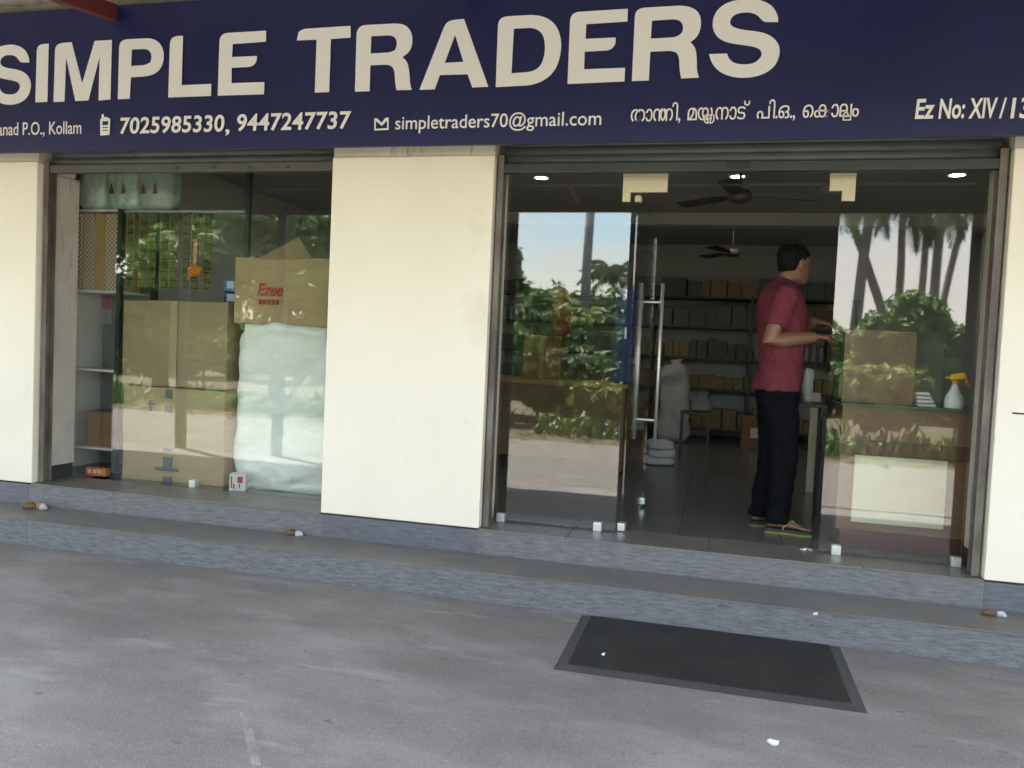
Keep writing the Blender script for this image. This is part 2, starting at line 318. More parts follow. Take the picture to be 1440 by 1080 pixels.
# rolling shutters, rolled up behind the sign, and their side guides
def shutter(xa, xb, zb, cols):
    sh = thing('rolling_shutter', cols[2], 'shutter')
    z = zb; n = 0
    bar = part('bottom_bar', (xa, .052, z), (xb, .105, z+.055), cols[0], sh, .006); z += .056
    for k in range(6):
        ring = []
        for X in (xa+.004, xb-.004):
            ring.append([(X, .075-.007*math.sin(math.pi*q/7), z+.048*q/7) for q in range(8)]+[(X, .082-.007*math.sin(math.pi*q/7), z+.048*q/7) for q in range(7, -1, -1)])
        obj('shutter_slat', MB().rings(ring), cols[1], sh); z += .0485
    return sh
s1 = shutter(X0+.05, X1-.02, 2.125, (mat('shutter_bar_grey', (.075, .075, .072), .55, (.10, .098, .092), 9, (1, 1, 3), metal=.2), GREYST, 'grey rolling shutter rolled up above the left display window'))
for px in (248, 300, 352, 405):
    q = onY(px, 233, .05); part('rivet', (q.x-.006, .045, 2.14), (q.x+.006, .0515, 2.152), BLACK, s1)
s2 = shutter(X2+.04, X3-.03, 2.10, (DKST, GREYST, 'rolling shutter with dark bottom bar rolled up above the entrance'))
q = onY(1040, 227, .05); part('lock_plate', (q.x-.06, .044, 2.115), (q.x+.06, .0515, 2.145), BLACK, s2, .002)
for xa, xb in ((X0+.013, X0+.05), (X2+.011, X2+.045), (X3-.05, X3-.013)):
    r = MB(); r.box((xa, .045, .005), (xb, .052, 2.2)); r.box((xa, .112, .005), (xb, .119, 2.2)); r.box((xa if xa < 0 else xb-.006, .053, .005), (xa+.006 if xa < 0 else xb, .111, 2.2))
    obj('shutter_guide', r, mat('guide_rail', (.19, .175, .15), .6, (.10, .08, .065), 7, (1, 1, .4), metal=.2), shop)
# lamps in the ceiling
k = 0
for iy, (y, rown) in enumerate(((2.53, 'front'), (4.87, 'rear'))):
    for x, cn in ((-2.5, 'far left'), (-.83, 'left'), (.85, 'middle'), (2.52, 'right')):
        d = thing('downlight', f'round white ceiling downlight, {cn} one of the {rown} row', 'downlight', (x, y, CZ), 0, 'recessed ceiling downlights')
        obj('rim', MB().lathe([(.055, -.002), (.085, -.002), (.085, -.012), (.055, -.012), (.055, -.002)]), WHITEB, d)
        obj('lens', MB().lathe([(.002, -.006), (.054, -.006), (.054, -.010), (.002, -.010)]), LEDM, d)
def fan(x, y, rot, label):
    FANM = mat('fan_paint', (.075, .062, .055), .5)
    f = thing('ceiling_fan', label, 'ceiling fan', (x, y, 2.28), rot, 'ceiling fans')
    obj('motor_housing', MB().lathe([(.01, .05), (.07, .042), (.09, .015), (.09, -.018), (.065, -.042), (.01, -.05)]), FANM, f)
    obj('downrod', MB().tube([(0, 0, .05), (0, 0, .32)], .012), FANM, f)
    for k in range(3):
        a = 2*math.pi*k/3; c, s = math.cos(a), math.sin(a); b = MB()
        pts = [(.08, -.02), (.08, .02), (.22, .055), (.58, .065), (.60, 0), (.58, -.065), (.22, -.055)]
        b.rings([[(c*u-s*v, s*u+c*v, z+v*.18) for u, v in pts] for z in (0, .006)], smooth=False); obj('blade', b, FANM, f)
fan(.865, 1.75, .35, 'dark three-blade ceiling fan just inside the entrance'); fan(.87, 5.2, .1, 'dark three-blade ceiling fan near the rear shelves')

# ------------------------------------------------------------------ glass
def pane(name, a, b, parent): return part(name, a, b, GLASS, parent)
def clamp(px, py, Y, parent):
    q = onY(px, py, Y); part('floor_clamp', (q.x-.024, Y-.02, .0005), (q.x+.024, Y+.028, .052), CLAMP, parent, .003)
w1 = thing('display_window', 'large fixed glass pane of the left display window', 'window', (0, 0, 0))
pane('glass_pane', (X0+.03, YL, .012), (X1+.3, YL+.008, 2.19), w1); clamp(272, 684, YL, w1)
front = thing('glass_entrance', 'frameless glass shop entrance with two fixed panes and a transom', 'glass front')
pane('glass_pane', (X2+.014, YR, .012), (.232, YR+.01, 2.17), front)
pane('glass_pane', (1.384, YR, .012), (X3-.04, YR+.01, 2.17), front)
pane('transom_pane', (.238, YR, 2.015), (1.378, YR+.01, 2.17), front)
for px, py in ((704, 738), (840, 746), (1175, 780), (1343, 800)): clamp(px, py, YR, front)
# L-shaped patch fittings at the head of the door
for x0, x1, xl0, xl1, z1, z0, zl in ((.178, .435, .178, .224, 2.11, 2.02, 1.965), (1.322, 1.455, 1.388, 1.455, 2.105, 2.025, 1.97)):
    r = MB(); r.box((x0, YR-.016, z0), (x1, YR-.001, z1)); r.box((xl0, YR-.016, zl), (xl1, YR-.001, z0-.0005)); obj('patch_fitting', r, PATCH, front)
    part('patch_cap', (x0-.002, YR-.018, z1+.001), (x1+.002, YR+.02, z1+.016), PLASTER, front)
door = thing('glass_door', 'frameless glass door leaf standing open inwards with tall steel handles', 'door', (.262, .30, 0), 0)
DA = math.atan2(.05, .9); door.rotation_euler = (0, 0, math.pi/2-DA)            # local +x runs from hinge to free edge
pane('glass_pane', (0, -.005, .02), (.90, .005, 2.01), door)
hd = obj('handle', MB().tube([(.80, -.074, .48), (.80, -.074, 1.565)], .0125, 10).tube([(.80, .074, .48), (.80, .074, 1.565)], .0125, 10), STEEL, door)
obj('standoff', MB().tube([(.80, -.074, .62), (.80, .074, .62)], .009), STEEL, hd); obj('standoff', MB().tube([(.80, -.074, 1.435), (.80, .074, 1.435)], .009), STEEL, hd)
part('floor_pivot', (-.012, -.022, .004), (.055, .022, .05), CLAMP, door, .004); part('top_pivot', (-.012, -.018, 1.975), (.055, .018, 2.013), PATCH, door, .004)
part('corner_lock', (.84, -.02, .02), (.895, .02, .065), CLAMP, door, .006)

# ------------------------------------------------------------------ sign board
YS = -.12
sign = thing('sign_board', 'long navy shop sign reading SIMPLE TRADERS with phone numbers and email', 'sign board')
zb = onY(700, 203, YS).z; zt = 3.135
sp = MB(); nx = 90; nzv = 8; xa, xb = -4.9, 4.2
gv = []; gf = []
for i in range(nx+1):
    for j in range(nzv+1):
        x = xa+(xb-xa)*i/nx; z = zb+(zt-zb)*j/nzv
        gv.append((x, YS+.003*noise.noise(Vector((x*1.1, z*2.5, 3)))+.002*math.sin(x*2.2), z+(.004*noise.noise(Vector((x*3, 0, 9))) if j == 0 else 0)))
for i in range(nx):
    for j in range(nzv): a = i*(nzv+1)+j; gf.append((a, a+nzv+1, a+nzv+2, a+1))
sp.add(gv, gf, 0, True); panel = obj('flex_panel', sp, NAVY, sign)
fr = MB(); fr.box((xa, YS+.008, zb+.004), (xb, YS+.04, zb+.05)); fr.box((xa, YS+.008, zt-.04), (xb, YS+.04, zt-.002))
for x in (xa+.02, -3.2, -1.6, 0, 1.6, 3.2, xb-.06): fr.box((x, YS+.01, zb+.051), (x+.04, YS+.04, zt-.041))
obj('steel_frame', fr, GREYST, sign)
for x in (-3.19, 0.01, 3.21): part('wall_bracket', (x, YS+.041, zb+.2), (x+.03, .029, zb+.24), GREYST, sign)
def S3(x, z, d): return Vector((x, YS-.006-d, z))
def crop(ox, oy, s, pts): return [(ox+a/s, oy+b/s) for a, b in pts]
def plane(pts): return [(lambda q: (q.x, q.z))(onY(x, y, YS)) for x, y in pts]
c1 = lambda p: plane(crop(0, 0, 6, p)); c2 = lambda p: plane(crop(230, 0, 6, p)); c3 = lambda p: plane(crop(410, 0, 1440/280, p))
c4 = lambda p: plane(crop(680, 0, 6, p)); c5 = lambda p: plane(crop(880, 0, 6, p))
Sx = c5([(1285,190),(1165,190),(1140,165),(1110,130),(1060,112),(1010,108),(950,115),(900,140),(878,185),(885,215),(920,240),(1000,258),(1100,268),(1180,285),(1250,325),(1290,380),(1300,430),(1290,500),(1250,570),(1180,620),(1090,652),(990,662),(890,652),(800,615),(745,565),(715,510),(703,460),(855,455),(865,490),(895,525),(940,543),(1000,548),(1060,543),(1110,520),(1145,475),(1145,440),(1125,415),(1080,398),(1000,385),(900,372),(820,350),(765,310),(735,250),(732,190),(750,120),(800,60),(870,20),(950,2),(1040,-8),(1130,2),(1210,35),(1260,85),(1285,150)])
dx = c1([(268,710)])[0][0]-c5([(1300,430)])[0][0]
zS = [p[1] for p in Sx]; t0, t1 = c1([(100,378)])[0][1], c1([(80,888)])[0][1]
ks = (t0-t1)/(max(zS)-min(zS)); xr = max(p[0] for p in Sx)
LT = [('S', [[(xr+dx+(x-xr)*ks, t1+(z-min(zS))*ks) for x, z in Sx]]),
 ('I', [c1([(305,866),(405,862),(418,372),(370,374),(335,385),(318,415)])]),
 ('M', [c1([(458,863),(550,860),(564,485),(642,855),(752,850),(847,478),(838,850),(938,842),(950,340),(805,348),(700,705),(612,360),(530,365),(490,380),(472,410)])]),
 ('P', [c1([(1000,840),(1100,836),(1110,655),(1260,645),(1330,615),(1375,560),(1390,480),(1380,410),(1345,355),(1280,325),(1060,335),(1025,355),(1012,390)]), c1([(1118,420),(1230,415),(1270,430),(1288,480),(1275,530),(1230,552),(1112,560)])]),
 ('L', [c2([(45,825),(405,812),(408,710),(158,722),(170,305),(110,308),(75,325),(60,360)])]),
 ('E', [c2([(462,810),(852,798),(855,695),(578,705),(580,575),(735,568),(775,545),(792,510),(792,475),(582,485),(588,375),(868,355),(870,262),(530,282),(495,300),(478,335)])]),
 ('T', [c3([(172,672),(275,668),(288,285),(430,275),(430,190),(90,212),(55,235),(42,295),(185,290)])]),
 ('R', [c3([(462,665),(568,662),(572,475),(690,470),(730,480),(748,520),(752,600),(762,655),(872,652),(858,600),(855,520),(840,450),(805,415),(860,375),(880,300),(868,230),(830,185),(770,172),(520,185),(488,205),(474,240)]), c3([(580,265),(720,258),(755,275),(768,320),(752,365),(715,382),(575,390)])]),
 ('A', [c3([(928,652),(1038,648),(1075,545),(1275,540),(1310,635),(1425,630),(1250,140),(1165,148),(1125,165),(1105,200)]), c3([(1110,458),(1185,255),(1245,450)])]),
 ('D', [c4([(105,738),(400,722),(500,690),(590,620),(640,520),(660,400),(650,300),(610,210),(540,155),(440,128),(190,142),(145,160),(125,200)]), c4([(258,245),(420,238),(480,265),(512,320),(522,400),(515,480),(485,555),(440,595),(380,612),(238,622)])]),
 ('E', [c4([(710,712),(1190,690),(1195,575),(850,588),(855,440),(1060,428),(1100,400),(1118,360),(1115,320),(862,332),(868,208),(1215,185),(1218,78),(790,105),(750,125),(732,165)])]),
 ('R', [c5([(52,688),(195,682),(208,440),(380,432),(430,445),(450,490),(455,600),(468,665),(618,658),(600,600),(600,480),(585,400),(545,360),(610,310),(640,210),(625,120),(570,70),(480,50),(140,70),(95,90),(78,130)]), c5([(222,178),(420,165),(470,185),(488,240),(470,290),(420,318),(212,330)])]),
 ('S', [Sx])]
for ch, pl in LT: link('letter', fillmesh('letter', [smooth_poly(q) for q in pl], S3, LETTER), sign)
def txt(name, s, x0, x1, yt, yb_, bold=0, shear=0, spacing=1.0, xm=None):
    xm = (x0+x1)/2 if xm is None else xm
    a = onY(x0, yb_, YS); b = onY(x1, yb_, YS); z0 = onY(xm, yb_, YS).z; z1 = onY(xm, yt, YS).z
    return link(name, textmesh(name, s, SMALLL, (a.x, b.x, z0, z1), S3, bold, shear, spacing=spacing), sign)
txt('address_lettering', 'Mayyanad P.O., Kollam', -34, 115, 171.5, 195.5, .004, xm=60)
txt('phone_number_lettering', '7025985330', 170, 316, 163.6, 187.5, .02, .06, 1.04); txt('phone_number_lettering', '9447247737', 334, 494, 158.6, 183.5, .02, .06, 1.04); txt('comma', ',', 317.5, 323.5, 182, 191, .02)
txt('email_lettering', 'simpletraders70@gmail.com', 556, 845, 159, 185.5, .004)
for wd_, xa_, xb_, yt_, yb_ in (('Ez', 1286, 1313, 139.5, 167.5), ('No:', 1319, 1355.5, 139, 167.5), ('XIV', 1361, 1401, 138.3, 167), ('/', 1404, 1413.5, 138, 167), ('13', 1420, 1447, 137.6, 167)): txt('licence_lettering', wd_, xa_, xb_, yt_, yb_, .022, .08)
def icon(name, polys): link(name, fillmesh(name, [plane(p) for p in polys], S3, SMALLL), sign)
icon('phone_icon', [[(142,191),(155,190),(156,168),(152,165),(147,165),(147,161),(144,161),(144,166),(142,169)], [(145,171),(153,170.5),(153,176),(145,176.5)], [(145,179),(153,178.5),(153,180),(145,180.5)], [(145,183),(153,182.5),(153,184),(145,184.5)]])
icon('envelope_icon', [[(527,184),(547,183),(547,166),(543,166),(537,173),(531,167),(527,167)], [(529,181.5),(545,180.5),(545,169.5),(537.5,177.5),(529,170.5)]])
# Malayalam line: the glyphs are set one by one, the doubled consonants are built from overlapped glyphs
MBAND = (144.0, 175.0)
def mal(items, x0, x1, yb0, yb1):
    gl = []; pen = 0; word = 0
    for ch, dxm, dy, sc in items:
        cu = bpy.data.curves.new('g', 'FONT'); cu.body = ch; cu.extrude = .01; cu.resolution_u = 4
        tmp = bpy.data.objects.new('tmp', cu); COL.objects.link(tmp)
        me = bpy.data.meshes.new_from_object(tmp.evaluated_get(bpy.context.evaluated_depsgraph_get())); bpy.data.objects.remove(tmp)
        vx = [v.co.x for v in me.vertices]
        if not vx: pen += .42; word += 1; continue
        w = (max(vx)-min(vx))*sc
        for v in me.vertices: v.co = Vector(((v.co.x-min(vx))*sc+pen+dxm, v.co.y*sc+dy, v.co.z))
        gl.append((me, word)); pen += w+.05+dxm
    alls = [v.co.x for me, _ in gl for v in me.vertices]; tot = max(alls)
    a = onY(x0, yb0, YS); b = onY(x1, yb1, YS); k = (b.x-a.x)/tot; kz = (onY(1000, 152, YS).z-onY(1000, 168.5, YS).z)/.53
    for wi in range(word+1):
        bm = bmesh.new()
        for me, q in gl:
            if q != wi: continue
            base = [v.co.copy() for v in me.vertices]
            for sh, dp in ((-.007, 0), (.007, .0004)):
                for v, c in zip(me.vertices, base): v.co = S3(a.x+(c.x+sh)*k, a.z+c.y*kz, (.001 if c.z > 0 else -.001)+dp)
                bm.from_mesh(me)
        me = bpy.data.meshes.new('malayalam_lettering'); bm.to_mesh(me); bm.free(); me.materials.append(SMALLL); link('malayalam_lettering', me, sign)
mal([('ത',0,0,1),('ാ',0,0,1),('ന',0,0,1),('ന',-.42,0,1),('ി',-.10,0,1),(',',0,0,1),(' ',0,0,1),
     ('മ',0,0,1),('യ',0,0,1),('യ',-.60,-.16,.72),('ന',0,0,1),('ാ',0,0,1),('ട',0,0,1),('്',-.16,0,1),(' ',0,0,1),
     ('പ',0,0,1),('ി',-.10,0,1),('.',0,0,1),('ഒ',0,0,1),('.',0,0,1),(',',0,0,1),(' ',0,0,1),
     ('െ',0,0,1),('ക',0,0,1),('ാ',0,0,1),('ല',0,0,1),('ല',-.55,-.17,.66),('ം',0,0,1)], 887, 1207, 171.5, 164)
# ------------------------------------------------------------------ canopy over the forecourt
can = thing('canopy', 'sheet-metal canopy on red rafters and dark posts over the forecourt', 'canopy')
YE, ZE, ZW = -3.2, 2.72, 3.18
def czh(y): return ZW+(ZE-ZW)*(y/YE)
xr0 = onY(150, 22, -.2).x
cr = MB(); rings_ = []; CXA, CXB = -13, 9
n = int((CXB-CXA)/.04); top = []
vs = []; fs = []
for i in range(n+1):
    x = CXA+(CXB-CXA)*i/n; w = .012*math.cos(i*math.pi/2.0)
    vs += [(x, .06, czh(0)+.07+w), (x, YE-.1, czh(YE-.1)+.07+w)]
for i in range(n): fs.append((2*i, 2*i+1, 2*i+3, 2*i+2))
obj('roof_sheet', MB().add(vs, fs, 0, True), ROOFS, can)
for k in range(-4, 6):
    x = xr0+k*2.35
    r = MB(); h = .05
    za, zc = czh(-.14), czh(YE)
    r.add([(x-.03, -.14, za-.13), (x+.03, -.14, za-.13), (x+.03, YE, zc-.13), (x-.03, YE, zc-.13), (x-.03, -.14, za-.03), (x+.03, -.14, za-.03), (x+.03, YE, zc-.03), (x-.03, YE, zc-.03)], [(0,1,2,3),(4,5,6,7),(0,1,5,4),(1,2,6,5),(2,3,7,6),(3,0,4,7)])
    obj('rafter', r, RED, can)
for y in (-.9, -1.75, -2.6): part('purlin', (CXA, y-.02, czh(y)-.10+.075), (CXB, y+.02, czh(y)+.057), GREYST, can)
part('edge_beam', (CXA, YE-.06, 2.495), (CXB, YE-.005, ZE+.052), DKST, can)
posts = [mir(1375, 560, YE-.03).x, mir(398, 330, YE-.03, YL).x, mir(256, 500, YE-.03, YL).x]
for x in posts: part('post', (x-.05, YE-.085, G), (x+.05, YE+.015, 2.494), DKST, can, .004)
# ------------------------------------------------------------------ forecourt things
m0, m1 = onZ(777, 940, G), onZ(1222, 1005, G); mb_ = onZ(820, 865, G).y
mx0, mx1, my0, my1 = .15, 1.43, -1.15, -TD-.012
matt = thing('door_mat', 'black ribbed rubber door mat lying below the steps', 'door mat', ((mx0+mx1)/2, (my0+my1)/2, G))
hw, hd_ = (mx1-mx0)/2, (my1-my0)/2
e = MB(); e.rings([[(-hw,-hd_,.001),(hw,-hd_,.001),(hw,hd_,.001),(-hw,hd_,.001)], [(-hw+.05,-hd_+.05,.011),(hw-.05,-hd_+.05,.011),(hw-.05,hd_-.02,.011),(-hw+.05,hd_-.02,.011)]], smooth=False); obj('bevelled_edge', e, RUBBER2, matt)
rb = MB(); n = 118
for i in range(n):
    x = -hw+.055+(2*hw-.11)*i/n; rb.box((x, -hd_+.055, .0115), (x+.0065, hd_-.024, .0145))
rbo = obj('ribs', rb, RUBBER, matt); rbo['kind'] = 'stuff'
part('inlay', (-hw+.052, -hd_+.052, .0112), (hw-.052, hd_-.022, .0122), RUBBER, matt)
def litter(px, py, z, cols, label, s=1, rz=0, y=None):
    q = onZ(px, py, z); t = thing('litter', label, 'litter', (q.x, q.y, z+.0015), rz, 'scraps of litter')
    for k, (m, dx, dy, l, w) in enumerate(cols):
        b = MB(); nn = 9; ring = []
        for j in range(nn):
            a = 2*math.pi*j/nn; r = 1+.25*math.sin(3*a+k*2+px); ring.append((dx+math.cos(a)*l*r, dy+math.sin(a)*w*r))
        b.rings([[(u, v, .0005) for u, v in ring], [(u*.98+.002, v*.95, .008+.006*math.sin(u*90)+.004*s) for u, v in ring], [(dx+(u-dx)*.4, dy+(v-dy)*.4, .014*s) for u, v in ring]])
        obj('scrap', b, m, t)
LF = mat('brown_wrapper', (.085, .05, .022), .7, (.16, .09, .03), 40); FOIL = mat('foil', (.42, .42, .43), .4); YW = mat('yellow_scrap', (.22, .17, .08), .7); PLASTERW = mat('white_scrap', (.75, .75, .74), .6)
litter(46, 715, -.15, [(LF, -.02, 0, .05, .035), (YW, .045, .015, .035, .03), (FOIL, .085, -.005, .03, .02), (YW, -.01, .04, .03, .02)], 'crumpled brown and silver scrap on the left end of the lower step', 3.0)
litter(413, 752, -.15, [(LF, -.02, 0, .042, .032), (FOIL, .04, -.015, .028, .018)], 'brown wrapper with white tip on the lower step near the middle pillar', 2.2)
litter(1398, 866, -.15, [(LF, -.025, 0, .033, .018), (FOIL, .03, -.004, .03, .013)], 'amber and white scrap on the lower step by the right pillar', 1.9)
litter(1086, 1047, G, [(PLASTERW, 0, 0, .022, .011)], 'white paper scrap on the concrete in front of the mat', 1.2, -.6)
litter(1146, 865, -.15, [(PLASTERW, 0, 0, .010, .007)], 'tiny white crumb on the edge of the lower step above the mat', .8)
litter(848, 922, G+.013, [(PLASTERW, 0, 0, .008, .006)], 'tiny white crumb on the rubber mat', .6)
litter(1428, 925, G, [(PLASTERW, 0, 0, .05, .03), (FOIL, .06, .01, .03, .02)], 'white plastic scrap against the lower step at the right edge', 1.0)
litter(1130, 774, 0, [(PLASTERW, 0, 0, .02, .008), (FOIL, .035, .003, .015, .007)], 'pale scrap on the shop floor in the doorway', .5)
ch = onZ(347, 1040, G)
chalk = MB(); pts = [onZ(x, y, G) for x, y in ((337,1003),(343,1003),(356,1030),(368,1078),(354,1080),(345,1040))]
CH = mat('chalk', (.42, .41, .40), .9); t = CH.node_tree; b = t.nodes['Principled BSDF']
n = t.nodes.new('ShaderNodeTexNoise'); n.inputs['Scale'].default_value = 14; n.inputs['Detail'].default_value = 8; r = t.nodes.new('ShaderNodeMapRange'); r.inputs[1].default_value = .28; r.inputs[2].default_value = .75; r.inputs[4].default_value = .6
t.links.new(t.nodes['Texture Coordinate'].outputs['Object'], n.inputs['Vector']); t.links.new(n.outputs[0], r.inputs[0]); t.links.new(r.outputs[0], b.inputs['Alpha'])
o = obj('chalk_mark', MB().add([(p.x, p.y, G+.004) for p in pts], [(0,1,2,3,4,5)]), CH); tag(o, 'pale scrape mark on the concrete at the bottom of the picture', 'mark')

# ------------------------------------------------------------------ left window display
def flapbox(name, label, a, b, m, rz=0, group=None, tape=True):
    cx, cy = (a[0]+b[0])/2, (a[1]+b[1])/2; t = thing(name, label, 'carton', (cx, cy, a[2]), rz, group)
    w, d, h = (b[0]-a[0])/2, (b[1]-a[1])/2, b[2]-a[2]
    me = MB()
    nn = 8; ring = []
    body = obj('box_body', MB().box((-w, -d, 0), (w, d, h)), m, t, .006)
    bm = bmesh.new(); bm.from_mesh(body.data); bmesh.ops.subdivide_edges(bm, edges=[e for e in bm.edges if e.calc_length() > .2], cuts=5, use_grid_fill=True); bm.to_mesh(body.data); bm.free()
    crumple(body.data, .008, 3.5, cx)
    for f in body.data.polygons: f.use_smooth = False
    return t, w, d, h
def F(t, px, py, Y): q = onY(px, py, Y); return q.x-t.location.x, q.z-t.location.z
ca, w, d, h = flapbox('carton', 'big brown carton standing on the floor of the left window', (-3.415, .47, .0), (-2.575, 1.05, .672), CARD)
part('flap', (-w, -d-.006, h-.012), (0, -d+.2, h+.006), CARD, ca); part('flap', (.003, -d-.006, h-.010), (w, -d+.2, h+.004), CARD, ca)
def prt(t, px0, px1, py0, py1, Y, m=PRINTK):
    a = F(t, px0, py1, Y); b = F(t, px1, py0, Y); yy = Y-t.location.y; part('print_mark', (a[0], yy-.004, a[1]), (b[0], yy+.004, b[1]), m, t)
for r in ((229,241,643,657),(229,241,671,681),(218,250,659,661),(230,240,631,634),(233,241,548,560),(232,240,570,580),(209,214,563,578),(206,217,567,569)): prt(ca, *r, .458)
cb, w, d, h = flapbox('carton', 'tall dull brown carton stacked on the big floor carton', (-3.49, .54, .685), (-2.62, 1.05, 1.305), CARD2)
part('tape', (-.03, -d-.011, .005), (.03, -d-.007, h), mat('tape', (.38, .30, .17), .3), cb)
cc, w, d, h = flapbox('carton', 'small carton with red Ezee print on top of the white bale', (-2.585, .56, 1.165), (-1.80, 1.0, 1.632), CARD)
for k, sx in ((0, -1), (1, 1)):
    pass
fl = MB(); fl.add([(-w*.55, -d+.02, h+.002), (w*.5, -d+.02, h+.002), (w*.1, -d+.10, h+.16), (-w*.5, -d+.02, h-.004), (w*.5, -d+.02, h-.004), (w*.1, -d+.11, h+.155)], [(0,1,2),(3,4,5),(0,1,4,3),(1,2,5,4),(2,0,3,5)]); obj('flap', fl, CARD2, cc)
ym = .553-cc.location.y
def C3(x, z, dd): return Vector((x, ym-.004-dd, z))
a = F(cc, 362, 416, .553); b = F(cc, 399, 399, .553)
link('lettering', textmesh('lettering', 'Ezee', PRINTR, (a[0], b[0], a[1], b[1]), C3, .02, .25), cc)
a = F(cc, 364, 428, .553); b = F(cc, 394, 422, .553)
for k in range(5): part('print_mark', (a[0]+(b[0]-a[0])*k/5, ym-.006, a[1]), (a[0]+(b[0]-a[0])*(k+.6)/5, ym, b[1]), PRINTR, cc)
def pillow(name, w, d, h, m, parent, seed, amp=.02, ex=4.5, sc=5, nz_=16, n=40, top=1.0, kmin=.72):
    rg = []
    for i in range(nz_+1):
        t = i/nz_; z = h*t; k = max(min(1, (1-abs(2*t-1)**16)**.4+.001), kmin)
        ring = []
        for j in range(n):
            a = 2*math.pi*j/n; c, s = math.cos(a), math.sin(a); q = (abs(c)**ex+abs(s)**ex)**(-1/ex)
            ring.append(Vector((c*q*w*k*(1-(1-top)*t), s*q*d*k, z)))
        rg.append(ring)
    me = MB().rings(rg).mesh(name, m)
    for v in me.vertices:
        nv = noise.noise_vector(v.co*sc+Vector((seed*5, 0, 0)))*amp+noise.noise_vector(v.co*sc*3+Vector((seed*5, 3, 0)))*amp*.4
        if v.co.z > .01: v.co += nv
    return link(name, me, parent)
ba = thing('wrapped_bale', 'tall pale green plastic-wrapped bale beside the cartons', 'bale', (-2.155, .77, 0))
pillow('wrapped_body', .40, .27, 1.165, BALE, ba, 2, .034, 7, 4.5, 44, 96, 1.0, .90)
sb = thing('small_box', 'small white box with red print on the window floor', 'box', (-2.43, .44, 0), .35)
part('box_body', (-.055, -.045, 0), (.055, .045, .115), WHITEB, sb, .003)
part('print_mark', (-.045, -.0475, .02), (-.035, -.044, .10), PRINTR, sb); part('print_mark', (-.028, -.0475, .012), (-.018, -.044, .05), PRINTR, sb)
part('print_mark', (.0, -.0475, .055), (.035, -.044, .10), PRINTR, sb); part('print_mark', (.01, -.0475, .02), (.018, -.044, .05), PRINTR, sb)
rp_ = thing('packet', 'small red and orange packet on the window floor at the left', 'packet', (-3.615, .46, 0), .05)
part('wrapper', (-.085, -.03, 0), (.085, .03, .06), mat('red_wrapper', (.55, .07, .03), .4, (.75, .25, .10), 14), rp_, .012)
for x in (-.045, 0, .04): part('print_mark', (x-.013, -.032, .02), (x+.013, -.029, .048), CREAMP, rp_)
# narrow shelf unit at the left wall
su = thing('shelf_unit', 'narrow grey shelf unit with white edged shelves by the left wall', 'shelf unit', (0, 0, 0))
sx0, sx1, sy0, sy1 = RX0+.01, -3.585, .58, .98
part('back_panel', (sx0, sy1, 0), (sx1, sy1+.02, 2.35), mat('grey_laminate', (.30, .31, .31), .5), su)
part('upright', (sx1, sy0-.01, 0), (sx1+.035, sy0+.03, 2.35), BLACK, su); part('upright', (sx1, sy1-.03, 0), (sx1+.035, sy1+.019, 2.35), BLACK, su)
shz = [onY(135, y, sy0).z for y in (629, 519, 408, 294)]
for z in shz: part('shelf', (sx0, sy0, z-.018), (sx1-.001, sy1-.001, z), WHITEB, su, .002)
dc, w, d, h = flapbox('carton', 'small dark brown carton on the lowest shelf at the left wall', (-3.86, .62, shz[0]+.001), (-3.60, .9, shz[0]+.27), DCARD)
pk = thing('carton', 'tall printed carton with patterned cream and ochre bands on the upper shelf', 'carton', ((sx0+sx1)/2, .62, shz[2]+.0005))
PATT = mat('patterned_print', (.55, .47, .36), .7)
t = PATT.node_tree; ck = t.nodes.new('ShaderNodeTexChecker'); ck.inputs['Scale'].default_value = 55; ck.inputs[1].default_value = (.58, .50, .38, 1); ck.inputs[2].default_value = (.30, .20, .14, 1)
t.links.new(t.nodes['Texture Coordinate'].outputs['Object'], ck.inputs[0]); t.links.new(ck.outputs[0], t.nodes['Principled BSDF'].inputs['Base Color'])
OCH = mat('ochre_print', (.36, .24, .07), .7, (.44, .30, .10), 6)
ww = (sx1-sx0)/2-.01; hh = shz[3]-shz[2]-.03
part('box_body', (-ww, -.01, 0), (ww, .22, hh), OCH, pk)
for u0, u1, m in ((-ww, -ww*.55, PATT), (-ww*.45, -ww*.0, PATT), (ww*.45, ww*.95, PATT)): part('printed_band', (u0, -.016, .004), (u1, -.0105, hh-.004), m, pk)
nb = thing('notice', 'small grey and pink printed notice inside the shelf unit', 'notice', (0, 0, 0)); q0 = onY(133, 455, sy1-.01); q1 = onY(158, 412, sy1-.01)
part('sheet', (q0.x, sy1-.012, q0.z), (q1.x, sy1-.008, q1.z), mat('notice_paper', (.5, .52, .55), .7), nb); part('print_block', (q0.x+.02, sy1-.0155, q0.z+.12), (q1.x-.01, sy1-.0125, q1.z-.02), mat('pink_print', (.5, .22, .28), .7), nb)
